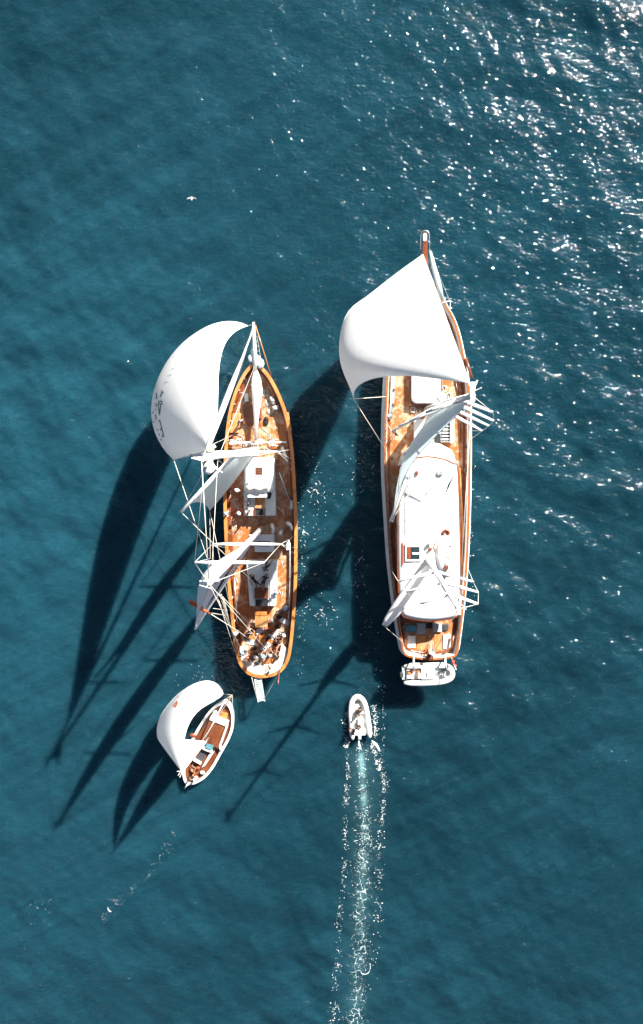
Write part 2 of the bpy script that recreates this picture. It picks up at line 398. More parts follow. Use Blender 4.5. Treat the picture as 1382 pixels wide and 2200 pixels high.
def patch(rows, nu=26, nv=26):
    """smooth sail surface through rows of points, foot to head, luff to leech"""
    R_ = [[np.array(p) for p in r] for r in rows]
    us = np.linspace(0, 1, nu); vs = np.linspace(0, 1, nv)
    cols = [lag(r, us) if len(r) < 6 else [np.array(q) for q in resample(r, us)] for r in R_]
    G = [lag([cols[i][k] for i in range(len(rows))], vs) for k in range(nu)]
    mb = MB(); mb.v = [Vector(G[k][j]) for k in range(nu) for j in range(nv)]
    mb.f = [(k*nv+j, (k+1)*nv+j, (k+1)*nv+j+1, k*nv+j+1) for k in range(nu-1) for j in range(nv-1)]
    return mb
def pr(rows): return [[V(p) if not isinstance(p, Vector) else p for p in r] for r in rows]
def rope_edge(mb, nu, nv, which):
    if which == 'luff': return [mb.v[j] for j in range(nv)]
    if which == 'leech': return [mb.v[(nu-1)*nv+j] for j in range(nv)]
    if which == 'foot': return [mb.v[k*nv] for k in range(nu)]
def sail(rt, rows, mat, edge='rope', er=.03, name='sail'):
    mb = patch(rows); o = make(name, mb, mat, rt, True)
    for w in ('luff', 'leech', 'foot'): make('bolt_rope', MB().tube(rope_edge(mb, 26, 26, w)[:25], er, 5), 'white_cloth', o, True)
    return o, mb
def block(rt, name, pts, z0, z1, mat, bevel=.03, parent=None):
    """a box whose top outline is given in photograph pixels"""
    return make(name, MB().prism([W(x, y, z1) for x, y in pts], z0, z1), mat, parent or rt, False, bevel)
def rect(x0, y0, x1, y1): return [(x0, y0), (x1, y0), (x1, y1), (x0, y1)]
def rrect(x0, y0, x1, y1, r, n=5):
    o = []
    for cx, cy, a0 in ((x1-r, y0+r, -90), (x1-r, y1-r, 0), (x0+r, y1-r, 90), (x0+r, y0+r, 180)):
        for k in range(n+1): a = math.radians(a0+90*k/n); o.append((cx+r*math.cos(a), cy+r*math.sin(a)))
    return o
def decal(rt, sail_mb, strokes, w, mat, name, close=False):
    """strokes of print laid on a sail: pixel polylines dropped on its surface"""
    bvh = BVHTree.FromPolygons(sail_mb.v, sail_mb.f); out = []
    eye = Vector((0, 0, ZC))
    for st in strokes:
        mb = MB(); pts = []
        for i in range(len(st)-1):
            for k in range(4):
                f = k/4; pts.append((st[i][0]*(1-f)+st[i+1][0]*f, st[i][1]*(1-f)+st[i+1][1]*f))
        pts.append(st[-1]); L_ = []; R_ = []
        ww = st[0][2] if len(st[0]) > 2 else w
        for i, (x, y) in enumerate(pts):
            tx, ty = pts[min(i+1, len(pts)-1)][0]-pts[max(i-1, 0)][0], pts[min(i+1, len(pts)-1)][1]-pts[max(i-1, 0)][1]
            l = math.hypot(tx, ty) or 1; nx_, ny_ = -ty/l*ww/2, tx/l*ww/2
            for lst, s in ((L_, 1), (R_, -1)):
                d = (W(x+nx_*s, y+ny_*s, 0)-eye).normalized(); h = bvh.ray_cast(eye, d)
                lst.append(h[0]-d*.05 if h[0] is not None else None)
        ok = [i for i in range(len(pts)) if L_[i] is not None and R_[i] is not None]
        if len(ok) < 2: continue
        mb.v = [v for i in ok for v in (L_[i], R_[i])]; mb.f = [(2*i, 2*i+1, 2*i+3, 2*i+2) for i in range(len(ok)-1)]
        out.append(make(name, mb, mat, rt))
    return out

# ------------------------------------------------------------------ the left ship: two-masted wooden schooner
ZD, ZR = 1.6, 2.45
L_out = [(548, 782), (566, 792), (584, 815), (601, 848), (615, 885), (625, 930), (631, 985), (635, 1050), (638, 1120), (638, 1190), (637, 1255), (633, 1320), (628, 1375), (622, 1412), (611, 1435),
         (593, 1449), (567, 1455), (543, 1452), (525, 1440), (512, 1418), (504, 1380), (497, 1320), (490, 1250), (485, 1170), (482, 1090), (482, 1010), (485, 945), (492, 890), (504, 845), (520, 810), (535, 789)]
ship = root('schooner', W(560, 1120, 0), 'two masted wooden schooner with orange teak deck, big lettered gennaker and crowded stern', 'sailing ship')
railL, innL = hull_parts(ship, L_out, ZR, ZD, 'mahogany', 'teak', 'varnish', .31)
# bulwark stanchions on the inside of the rail
st_mb = MB().box((0, 0, ZD+.4), (.09, .09, .8))
proto = None
for i in range(2, len(innL), 3):
    p = inset(railL, .2)[i]
    if proto is None:
        proto = make('stanchion', MB().box((p.x, p.y, ZD+.4), (.09, .09, .8)), 'white_paint', ship); continue
    o = proto.copy(); COL.objects.link(o); o.location = Vector((p.x, p.y, ZD))-ORG[ship]
make('covering_board', MB().loft([setz(inset(railL, .15), ZD+.01), setz(inset(railL, .15), ZD+.05), setz(inset(railL, .5), ZD+.05), setz(inset(railL, .5), ZD+.01)], True, False), 'mahogany', ship)
# bowsprit with net
bs = spar(ship, 'bowsprit', W(549, 800, 2.7), W(545, 692, 3.5), .17, .1, 'white_paint')
nb = MB(); A0, A1, B0, B1 = W(544, 702, 3.3), W(538, 785, 2.6), W(549, 702, 3.3), W(563, 785, 2.6)
for k in range(9):
    f = k/8; nb.tube([A0.lerp(A1, f), B0.lerp(B1, f)], .014, 4)
for k in range(4):
    f = k/3; nb.tube([A0.lerp(B0, f), A1.lerp(B1, f)], .014, 4)
make('net', nb, 'rope', bs)
line(ship, [W(549, 698, 3.4), W(583, 808, 2.4)], .05, 'varnish', 'bowsprit_shroud'); line(ship, [W(544, 698, 3.4), W(512, 815, 2.4)], .03, 'rope', 'bowsprit_shroud')
for x, y, s in ((540, 770, .3), (552, 775, .42), (545, 755, .28), (560, 781, .35)):
    make('furled_net_sail', MB().ball(W(x, y, 2.7), s, 9, 6, (1, 1.3, .6)), 'sail_shade_grey', bs, True)
# masts
fbase, mbase = W(555, 965, ZD), W(562, 1135, ZD)
ftop, mtop = fbase+Vector((0, 0, 24.6)), mbase+Vector((0, 0, 24.2))
fmast, ftips = mast(ship, fbase, ftop, [(11, 2.75, 0), (19, 2.35, 0)], .27)
mmast, mtips = mast(ship, mbase, mtop, [(11, 2.75, 0), (19, 2.4, 0)], .27)
for mm, tp in ((fmast, ftop), (mmast, mtop)):
    make('crosstree', MB().tube([tp-Vector((.7, 0, .6)), tp+Vector((.5, .1, -.6))], .09, 8), 'white_paint', mm, True)
    make('wind_vane', MB().tube([tp, tp+Vector((0, 0, .9))], .03, 5).tube([tp+Vector((-.4, .1, .8)), tp+Vector((.3, -.1, .8))], .025, 5), 'white_paint', mm)
rad = ftop+Vector((.1, -.55, -1.4))
make('radar_dome', MB().ball(rad, .42, 14, 8, (1, 1, .55)), 'white_paint', fmast, True)
make('radar_bracket', MB().box(rad+Vector((0, .25, -.28)), (.5, .7, .1)), 'grey_metal', fmast)
make('masthead_lamp', MB().tube([ftop+Vector((.5, -.45, -.7)), ftop+Vector((1.0, -.85, -1.0))], [.12, .05], 8), 'white_paint', fmast, True)
make('halyard_coil', MB().tube([ftop+Vector((.25+.16*math.cos(k*.9), .62+.16*math.sin(k*.9), -2.2+k*.06)) for k in range(22)], .05, 5), 'rope', fmast)
# rigging
def ch(px, py, z=ZR): return W(px, py, z)
shrouds(ship, ftop, ftips, (ch(488, 975), ch(629, 965))); shrouds(ship, mtop, mtips, (ch(486, 1165), ch(636, 1150)))
for s in (-1, 1):
    for y in (988, 1002): line(ship, [ftips[0][0 if s < 0 else 1], ch(486 if s < 0 else 631, y)], .02, 'rope', 'shroud')
    for y in (1178, 1192): line(ship, [mtips[0][0 if s < 0 else 1], ch(487 if s < 0 else 636, y)], .02, 'rope', 'shroud')
line(ship, [ftop, mtop], .03, 'rope', 'triatic_stay'); line(ship, [ftop-Vector((0, 0, 5)), mtop-Vector((0, 0, .6))], .02, 'rope', 'stay')
line(ship, [mtips[1][0], ftop-Vector((0, 0, 1))], .02); line(ship, [mtop, W(545, 1450, 2.4)], .02, 'rope', 'backstay'); line(ship, [mtop, W(607, 1436, 2.4)], .02, 'rope', 'backstay')
# furled jib on the forestay, staysail boom on the foredeck
fs0, fs1 = W(541, 716, 3.4), ftop+Vector((.1, .5, -1.2))
jb = [fs0.lerp(fs1, k/14) for k in range(15)]
make('furled_jib', MB().tube(jb, [.07+.13*math.sin(math.pi*min(1, (1-k/14)*1.3+.05))**.7 for k in range(15)], 9), 'sail', ship, True)
line(ship, [W(546, 700, 3.4), ftop-Vector((0, 0, .2))], .025, 'rope', 'forestay'); line(ship, [W(548, 785, 2.6), ftop-Vector((0, -.3, 6))], .02, 'rope', 'forestay')
make('furled_staysail', MB().tube([W(549, 790, 2.5), W(551, 815, 2.9), W(553, 840, 3.0), W(552, 862, 2.9), W(551, 900, 2.7), W(550, 945, 2.6)], [.1, .42, .5, .4, .22, .15], 10), 'sail', ship, True)
# big gennaker with lettering
g_rows = pr([[(533, 700, 3.2), (412, 722, 5.2), (331, 848, 6.0), (374, 989, 6.0)],
             [(478, 752, 9.5), (390, 770, 11.5), (338, 880, 11.5), (392, 983, 11.5)],
             [(468, 850, 17), (424, 852, 18), (390, 915, 18), (425, 974, 17.5)],
             [(452, 962, 23.4), (450, 962, 23.5), (449, 963, 23.5), (447, 964, 23.4)]])
gen, gmb = sail(ship, g_rows, 'sail'); gen['label'] = 'white gennaker bellied out to the left with teal lettering along its outer edge'
line(ship, [W(533, 700, 3.2), W(545, 697, 3.4)], .03, 'rope', 'tack_line'); line(ship, [W(374, 989, 6), W(505, 1375, 2.5)], .03, 'rope', 'sheet'); line(ship, [W(376, 996, 6), W(430, 967, 10), W(500, 935, 2.6)], .022, 'rope', 'sheet')
teal = [[(342, 862), (348, 862), (348, 868), (341, 868), (341, 862)], [(340, 868), (343, 892)], [(346, 868), (343, 890)],
        [(341, 904, 4), (345, 904)], [(344, 905), (352, 938)], [(344, 923, 4), (348, 921)], [(348, 938, 4), (353, 936)],
        [(328, 888), (330, 884)], [(333, 880), (336, 880)], [(334, 890), (336, 902)], [(337, 925), (340, 923)], [(341, 935), (343, 932)], [(345, 946), (347, 943)], [(335, 866), (336, 874)], [(329, 904), (331, 908)],
        [(348, 838), (346, 853)], [(344, 852), (352, 841)], [(336, 844), (337, 856)], [(334, 857), (337, 855)]]
grey = [[(353, 823), (361, 820)], [(360, 808), (369, 805)], [(368, 794), (375, 791)], [(376, 781), (384, 779)], [(384, 768), (396, 767)], [(400, 757), (414, 759)], [(413, 749), (434, 743)],
        [(350, 791), (354, 788)], [(371, 769), (374, 766)], [(361, 772), (365, 771)], [(372, 763), (375, 757)], [(388, 742), (393, 741)], [(390, 745), (392, 742)], [(400, 736), (406, 735)], [(412, 728), (419, 727)], [(347, 797), (349, 795)]]
decal(gen, gmb, teal, 2.6, 'print_teal', 'letter_stroke'); decal(gen, gmb, grey, 2.6, 'print_grey', 'letter_stroke')
# fore gaff sail
gaff0 = fbase+Vector((0, 0, 12.4)); gaff1 = W(389, 1100, 15)
spar(ship, 'gaff', gaff0, gaff1, .17, .12, 'white_paint')
b0 = fbase+Vector((0, -.3, 2.2)); clew = W(451, 1097, 4.2)
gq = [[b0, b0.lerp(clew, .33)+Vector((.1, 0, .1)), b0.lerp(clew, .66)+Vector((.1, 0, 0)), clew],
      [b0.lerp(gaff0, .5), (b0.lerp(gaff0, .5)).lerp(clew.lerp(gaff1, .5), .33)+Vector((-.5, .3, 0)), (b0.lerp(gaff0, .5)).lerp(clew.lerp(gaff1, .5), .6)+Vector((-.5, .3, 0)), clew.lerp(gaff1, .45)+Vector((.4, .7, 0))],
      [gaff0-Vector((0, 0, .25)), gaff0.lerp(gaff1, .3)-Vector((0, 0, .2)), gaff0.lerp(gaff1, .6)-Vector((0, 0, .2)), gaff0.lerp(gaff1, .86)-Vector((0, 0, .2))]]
fsl, _ = sail(ship, gq, 'sail_shade_grey'); fsl['label'] = 'gaff sail tinted blue grey as shade, hanging edge on behind the front mast'
line(ship, [gaff1, W(556, 1262, 2.7)], .025, 'rope', 'vang'); line(ship, [clew, W(452, 1200, 8), mtips[1][0]], .02); line(ship, [clew, W(500, 1330, 2.5)], .025, 'rope', 'sheet')
line(ship, [gaff1, ftop-Vector((0, 0, 3))], .02)
# main sail on its boom
boom1 = W(419, 1352, 3.9); boom0 = mbase+Vector((-.2, -.2, 2.1))
spar(ship, 'boom', boom0, boom1, .16, .13, 'white_paint')
hd = mtop-Vector((0.05, .15, .5)); lc = boom0.lerp(boom1, .97)+Vector((0, 0, .2)); tk = boom0+Vector((0, 0, .25))
def tri(tk, lc, hd, bel, roach=.0, twist=Vector()):
    rows = []
    for t_ in (0, .33, .67, 1):
        a_ = tk.lerp(hd, t_); e_ = lc.lerp(hd, t_)+roach*(lc-tk).normalized()*math.sin(math.pi*t_)+twist*math.sin(math.pi*t_**2.0)
        w_ = (1-t_)*(.2+2.6*t_)
        rows.append([a_, a_.lerp(e_, .33)+bel*w_, a_.lerp(e_, .66)+bel*w_*.9, e_])
    return rows
msl, _ = sail(ship, tri(tk, lc, hd, Vector((-1.35, .92, 0)), .7), 'sail_main'); msl['label'] = 'white mainsail of the schooner swung out over the left rail'
fl0, fl1 = W(409, 1293, 17), W(453, 1319, 12)
dv = (fl1-fl0); nv_ = dv.cross(UP).normalized()
fl = MB().tube([fl0+nv_*(.05*math.sin(k*2.2)) + dv*(k/10) for k in range(11)], [.16, .2, .22, .2, .21, .18, .16, .13, .1, .08, .05], 8, True, .6)
make('rolled_flag', fl, 'orange', ship, True)['label'] = 'orange rolled flag across the end of the mainsail'
line(ship, [fl1, W(512, 1356, 6), W(556, 1388, 2.3)], .03, 'rope', 'flag_line')
line(ship, [W(411, 1290, 17), mtop-Vector((0, 0, 2))], .018)
for (a_, b_) in (((463, 1276, 3.9), (490, 1330, 2.4)), ((476, 1276, 3.9), (493, 1345, 2.4)), ((466, 1270, 3.9), (540, 1345, 2.0)), ((458, 1307, 3.9), (489, 1311, 2.4)), ((455, 1317, 3.9), (490, 1323, 2.4)), ((480, 1282, 3.9), (500, 1365, 2.4)), ((470, 1290, 3.9), (505, 1400, 2.4))):
    line(ship, [V(a_), V(b_)], .022, 'rope', 'mainsheet')
line(ship, [mtips[0][0], W(465, 1276, 4)], .02); line(ship, [mtips[1][1], mtips[0][1]], .02); line(ship, [mtips[1][0], mtips[0][0]], .02)
# fore deckhouse with awning
fh = block(ship, 'fore_deckhouse', [(524, 985), (590, 985), (592, 1108), (524, 1108)], ZD, 2.55, 'pale_paint')
aw_o = pxloop(rrect(526, 983, 588, 1058, 9), 3.5)
aw_c = sum(aw_o, Vector())/len(aw_o)
aw = MB().loft([setz(aw_o, 3.35), setz(aw_o, 3.5), setz([aw_c+(p-aw_c)*.88 for p in aw_o], 3.62), setz([aw_c+(p-aw_c)*.6 for p in aw_o], 3.68)], True, True)
awo = make('awning_roof', aw, 'white_paint', fh, True)
block(ship, 'hatch_frame', rect(546, 1001, 567, 1023), 3.66, 3.76, 'white_paint', .02, awo)
block(ship, 'hatch_glass', rect(549, 1004, 564, 1020), 3.74, 3.79, 'red_brown', .01, awo)
for k in range(3): block(ship, 'hatch_bar', rect(549, 1006+k*5, 564, 1007.4+k*5), 3.79, 3.82, 'charcoal', 0, awo)
make('folded_canvas', MB().tube([W(530+6*k, 1046+2*math.sin(k*1.7), 3.78) for k in range(9)], [.2, .3, .26, .32, .3, .34, .26, .3, .18], 8, True, .5), 'canvas', awo, True)
make('folded_canvas', MB().tube([W(532+6*k, 1036+3*math.sin(k*2.1), 3.76) for k in range(7)], [.14, .2, .26, .2, .3, .22, .1], 8, True, .4), 'canvas', awo, True)
block(ship, 'windscreen', rect(532, 1058, 574, 1069), 2.55, 3.4, 'white_paint', .03, fh)
for x, y in ((529, 988), (585, 988), (529, 1054), (585, 1054)): make('awning_post', MB().tube([W(x, y, 2.5), Vector((*W(x, y, 2.5).xy, 3.36))], .05, 6), 'steel', fh)
block(ship, 'companion_slide', rect(548, 1069, 569, 1092), 2.55, 2.75, 'teak_gold', .02, fh)
block(ship, 'companion_opening', rect(549, 1094, 566, 1107), 2.55, 2.6, 'black', 0, fh)
for x in (546.5, 567.5): block(ship, 'companion_rail', rect(x, 1092, x+2.5, 1109), 2.55, 2.72, 'mahogany', .01, fh)
block(ship, 'bench_cushion', rect(526, 1066, 533, 1106), 2.55, 2.72, 'cushion', .04, fh)
# mid skylight
sk = block(ship, 'skylight', rect(547, 1150, 589, 1186), ZD, 2.3, 'pale_paint')
for k in range(3): block(ship, 'skylight_slat', rect(552, 1163+k*4, 580, 1165.5+k*4), 2.3, 2.36, ('mahogany', 'charcoal', 'mahogany')[k], 0, sk)
# aft deckhouse
ah = block(ship, 'aft_deckhouse', [(529, 1205), (595, 1205), (592, 1302), (537, 1302)], ZD, 2.5, 'pale_paint')
block(ship, 'companion_slide', rect(547, 1263, 577, 1286), 2.5, 2.72, 'dark_teak', .02, ah)
block(ship, 'companion_opening', rect(549, 1288, 576, 1302), 2.5, 2.55, 'black', 0, ah)
block(ship, 'grab_rail', rect(580, 1245, 582, 1300), 2.5, 2.62, 'white_paint', .01, ah)
block(ship, 'grab_rail', [(538, 1245), (540, 1245), (544, 1298), (542, 1298)], 2.5, 2.62, 'white_paint', .01, ah)
# foredeck hatches, locker lids and windlass
block(ship, 'locker_lid', [(608, 886), (620, 886), (627, 926), (613, 926)], ZD, 1.9, 'teak_gold'); block(ship, 'locker_lid', [(500, 888), (519, 888), (513, 930), (493, 930)], ZD, 1.85, 'teak_gold')
block(ship, 'fore_hatch', rect(556, 876, 562, 900), ZD, 1.95, 'mahogany'); block(ship, 'fore_hatch', [(520, 868), (545, 868), (545, 912), (520, 912)], ZD, 1.95, 'dark_teak')
wl = MB().tube([W(583, 852, 1.9), W(590, 868, 1.9)], [.2, .2], 10).tube([W(592, 872, 1.85), W(594, 880, 1.85)], [.33, .33], 12).tube([W(587, 860, ZD), W(587, 860, 2.2)], .12, 8)
make('windlass', wl, 'white_paint', ship, True)
for (x, y) in ((571, 844), (578, 862), (582, 880)): make('rope_coil', MB().tube([W(x, y, ZD+.05)+Vector(((.1+.012*k)*math.cos(k*.8), (.1+.012*k)*math.sin(k*.8), .0)) for k in range(24)], .035, 5), 'rope', ship)
make('chain', MB().tube([W(551, 800, 1.7), W(560, 830, 1.7), W(580, 850, 1.72)], .06, 6), 'grey_metal', ship)
block(ship, 'deck_box', [(524, 846), (532, 844), (534, 862), (526, 863)], ZD, 2.0, 'pale_paint')
for k in range(9):
    x, y = 500+k*12.5+random.uniform(-3, 3), 958+random.uniform(-12, 14)
    make('rope_coil', MB().tube([W(x, y, ZD+.06)+Vector(((.22+.02*math.sin(j))*math.cos(j*.75)+.1*math.sin(j*.3), (.22+.03*math.sin(j*1.3))*math.sin(j*.75), .01*j)) for j in range(20)], .035, 5), 'white_cloth' if k % 2 else 'rope', ship)
pin = MB().box(W(555, 950, 2.2), (5.2, .16, .12))
make('pin_rail', pin, 'white_paint', ship, False, .02)
pin = MB().box(W(561, 1150, 2.2), (2.2, .14, .12)); make('pin_rail', pin, 'white_paint', ship, False, .02)
# cowls, small deck gear amidships
for pts, r in ((((618, 1124, 2.4), (623, 1127, 2.8), (627, 1134, 2.6), (628, 1141, 1.7)), .13), (((584, 1128, 2.2), (587, 1136, 2.6), (586, 1147, 2.2), (583, 1152, 1.7)), .12), (((607, 962, 2.0), (611, 972, 2.5), (616, 988, 2.3), (618, 996, 1.7)), .1)):
    make('cowl_vent', MB().tube([V(p) for p in pts], [r*1.7, r*1.2, r, r], 9), 'white_paint', ship, True)
block(ship, 'fender_box', rect(624, 1076, 629, 1094), 2.0, 2.3, 'pale_paint'); block(ship, 'side_locker', rect(615, 1160, 622, 1182), ZD, 2.1, 'pale_paint')
make('awning_pole', MB().tube([W(600, 1015, 2.2), W(622, 1072, 2.2)], .06, 6), 'steel', ship, True)
make('boat_hook', MB().tube([W(624, 1165, 2.0), W(624, 1240, 2.0), W(621, 1330, 2.0)], .07, 6), 'white_paint', ship, True)
make('boat_hook', MB().tube([W(503, 1240, 2.0), W(508, 1300, 2.0), W(510, 1340, 2.0)], .07, 6), 'steel', ship, True)
# wheel, stern bench
bench_o = [(514, 1392), (520, 1424), (533, 1441), (553, 1449), (580, 1448), (600, 1440), (612, 1425), (618, 1395)]
bench_i = [(529, 1392), (533, 1412), (541, 1424), (556, 1431), (577, 1430), (592, 1423), (600, 1412), (604, 1385)]
bo, bi = pxloop(bench_o, 2.1, 40, False), pxloop(bench_i, 2.1, 40, False)
nb_ = min(len(bo), len(bi)); ob = [bo[int(i*(len(bo)-1)/(nb_-1))] for i in range(nb_)]; ib = [bi[int(i*(len(bi)-1)/(nb_-1))] for i in range(nb_)]
make('stern_bench', MB().prism(ob+ib[::-1], ZD, 2.08), 'cushion', ship, False, .05)
gw0, gw1 = W(553.5, 1456, 2.3), W(562, 1508, 2.6)
gd = (gw1-gw0).normalized(); gs = gd.cross(UP).normalized(); gl = (gw1-gw0).length
gx_ = make('gangway', MB().tube([gw0+gs*.32, gw1+gs*.32], .05, 6).tube([gw0-gs*.32, gw1-gs*.32], .05, 6), 'grey_metal', ship)
for k in range(11): make('gangway_step', MB().box(gw0.lerp(gw1, (k+.6)/11.4), (.58, gl/11*.55, .05), Matrix((gs, gd, gs.cross(gd))).transposed()), 'pale_paint', gx_)
line(gx_, [W(541, 1455, 2.9), W(552, 1500, 2.7)], .025, 'rope', 'gangway_rope'); line(gx_, [W(598, 1450, 2.9), W(568, 1502, 2.7)], .025, 'rope', 'gangway_rope')
make('flagstaff', MB().tube([W(601, 1438, 2.4), W(598, 1469, 4.2)], .06, 6), 'mahogany', ship, True)
wheel_c = W(563, 1385, 2.6); wh = MB().tube([wheel_c+Vector((.55*math.cos(k*.349), 0, .55*math.sin(k*.349))) for k in range(19)], .04, 6)
for k in range(4): wh.tube([wheel_c-Vector((.62*math.cos(k*.785), 0, .62*math.sin(k*.785))), wheel_c+Vector((.62*math.cos(k*.785), 0, .62*math.sin(k*.785)))], .025, 5)
wo_ = make('steering_wheel', wh, 'mahogany', ship, True); make('wheel_box', MB().box(W(563, 1379, 2.0), (.6, .5, .85)), 'teak_gold', wo_, False, .03)

def table(x0, y0, x1, y1, label, zt=ZD+.72, zf=ZD, mat='teak_gold'):
    c = W((x0+x1)/2, (y0+y1)/2, zf); o = root('deck_table', c, label, 'table')
    a_, b_ = W(x0, y0, zt), W(x1, y1, zt)
    make('table_top', MB().box((a_+b_)/2-Vector((0, 0, .025)), (abs(b_.x-a_.x), abs(b_.y-a_.y), .05)), mat, o, False, .015)
    for sx in (.08, .92):
        for sy in (.1, .9):
            p = Vector((a_.x+(b_.x-a_.x)*sx, a_.y+(b_.y-a_.y)*sy, 0)); make('leg', MB().box((p.x, p.y, (zf+zt-.05)/2), (.06, .06, zt-.05-zf)), 'mahogany', o)
    return o
table(548, 1324, 575, 1348, 'square golden teak table behind the aft deckhouse of the schooner')
table(556, 1364, 572, 1376, 'small teak table just ahead of the steering wheel', mat='varnish')
def bench(pts, label, ang=0.0):
    (x0, y0), (x1, y1) = pts; a_, b_ = W(x0, y0, ZD+.42), W(x1, y1, ZD+.42); d = (b_-a_).normalized(); s = d.cross(UP)
    R3 = Matrix((d, s, d.cross(s))).transposed(); l = (b_-a_).length; mid_ = (a_+b_)/2; o = root('deck_bench', Vector((mid_.x, mid_.y, ZD)), label, 'bench')
    for k in (-1, 0, 1): make('seat_slat', MB().box(mid_+s*k*.13, (l, .11, .04), R3), 'varnish', o)
    for k in (-.42, .42): make('leg', MB().box(Vector((mid_.x, mid_.y, ZD+.2))+d*l*k, (.06, .36, .4), R3), 'mahogany', o)
bench(((548, 1318), (574, 1318)), 'slatted bench between aft deckhouse and square teak table'); bench(((545, 1355), (538, 1372)), 'slanted slatted bench left of the small teak table'); bench(((578, 1352), (592, 1336)), 'slanted slatted bench right of the square teak table')

# ------------------------------------------------------------------ the right ship: white hulled motor sailer
ZD2, ZR2 = 2.2, 3.0
R_out = [(915, 594), (931, 604), (946, 628), (960, 658), (974, 683), (986, 717), (995, 758), (1003, 800), (1008, 850), (1010, 900), (1010, 1000), (1008, 1110), (1003, 1220), (995, 1310), (987, 1375), (982, 1403), (970, 1412), (923, 1417),
         (885, 1412), (869, 1404), (862, 1380), (852, 1318), (845, 1265), (838, 1200), (831, 1090), (827, 1000), (828, 900), (830, 850), (833, 800), (840, 758), (848, 717), (859, 683), (872, 658), (886, 628), (900, 604)]
yat = root('motor_sailer', W(918, 1000, 0), 'large white hulled wooden yacht with long white cabin roof and huge plain white jib', 'sailing yacht')
railR, innR = hull_parts(yat, R_out, ZR2, ZD2, 'hull_white', 'teak', 'red_varnish', .2, .16, 130, .88, (1.9, .3, 'hull_white'))
make('covering_board', MB().loft([setz(inset(railR, .3), ZD2+.01), setz(inset(railR, .3), ZD2+.04), setz(inset(railR, .52), ZD2+.04), setz(inset(railR, .52), ZD2+.01)], True, False), 'mahogany', yat)
# bowsprit platform
bp_o = [(908.5, 503), (910.5, 498), (916, 498), (918, 503), (919, 540), (922, 600), (906, 600), (908, 540)]
bsp = make('bowsprit', MB().prism([W(x, y, 3.6) for x, y in bp_o], 3.42, 3.6), 'mahogany', yat, False, .03)
make('bowsprit_tip', MB().prism([W(x, y, 3.66) for x, y in rrect(909.5, 501, 917.5, 518, 3.5)], 3.6, 3.66), 'pale_paint', bsp)
pul = [W(x, y, 4.3) for x, y in ((904, 535), (904.5, 505), (908, 497), (913, 495.5), (919, 497), (922.5, 505), (923.5, 535))]
make('pulpit_rail', MB().tube(crom(pul, 24, False), .035, 6), 'steel', bsp, True)
for p in (pul[0], pul[1], pul[5], pul[6]): make('pulpit_post', MB().tube([p, Vector((p.x, p.y, 3.6))], .025, 5), 'steel', bsp)
nb = MB(); A0, A1, B0, B1 = W(922, 536, 3.5), W(926, 600, 3.3), W(924, 536, 3.5), W(951, 640, 3.1)
for k in range(14): nb.tube([A0.lerp(A1, k/13), B0.lerp(B1, k/13)], .02, 4)
for k in range(4): nb.tube([A0.lerp(B0, k/3), A1.lerp(B1, k/3)], .02, 4)
make('bow_net', nb, 'grey_metal', bsp)
make('rolled_net', MB().tube([W(925, 540, 3.7), W(933, 575, 3.65), W(944, 615, 3.5), W(951, 642, 3.3)], [.1, .2, .22, .14], 8), 'sail_shade_grey', bsp, True)
line(yat, [W(924, 545, 3.5), W(967, 646, 3.0)], .03, 'steel', 'bowsprit_shroud'); line(yat, [W(906, 545, 3.5), W(868, 650, 3.0)], .03, 'steel', 'bowsprit_shroud')
make('whisker', MB().tube([W(951, 650, 3.1), W(968, 646, 3.1)], .04, 6), 'white_paint', yat); make('whisker', MB().tube([W(968, 646, 3.1), W(967, 662, 3.1)], .03, 6), 'white_paint', yat)
make('cathead', MB().tube([W(1001, 770, 3.2), W(1014, 812, 3.3)], .13, 7), 'mahogany', yat, True)
# masts and rig
fb, mb_ = W(917, 880, ZD2), W(913, 1190, ZD2)
ft, mt_ = Vector((fb.x, fb.y, 26.0)), Vector((mb_.x, mb_.y, 22.5))
fm2, t2 = mast(yat, fb, ft, [(10, 3.55, 1.95), (14, 3.3, 1.6), (18, 2.85, 1.3), (21.3, 2.1, .8)], .3)
mm2, t3 = mast(yat, mb_, mt_, [(10.5, 3.0, .8), (14.5, 2.7, .75), (18.3, 2.0, .7)], .26)
for mm, tp in ((fm2, ft), (mm2, mt_)):
    make('mast_crane', MB().box(tp+Vector((0, .2, .05)), (.3, 1.1, .18)), 'white_paint', mm, False, .04)
    make('antenna', MB().tube([tp+Vector((.2, .3, 0)), tp+Vector((.25, .35, 1.4))], .03, 5), 'white_paint', mm)
make('jib_head_strut', MB().tube([ft+Vector((0, .2, 0)), ft+Vector((.25, .85, .1))], .06, 6), 'white_paint', fm2); make('jib_head_strut', MB().tube([ft+Vector((0, .2, -.3)), ft+Vector((-.2, .85, -.3))], .05, 6), 'white_paint', fm2)
make('radar_dome', MB().ball(fb+Vector((.0, .6, 10.2)), .4, 12, 7, (1, 1, .5)), 'white_paint', fm2, True)
shrouds(yat, ft, t2, (W(829, 905, ZR2), W(1010, 905, ZR2)), .024); shrouds(yat, mt_, t3, (W(841, 1225, ZR2), W(1003, 1215, ZR2)), .024)
for s, x in ((0, 829), (1, 1010)):
    for y in (925, 945): line(yat, [t2[0][s], W(x, y, ZR2)], .022, 'rope', 'shroud')
line(yat, [ft, mt_], .028, 'rope', 'triatic_stay'); line(yat, [mt_, W(925, 1415, ZR2)], .02, 'rope', 'backstay')
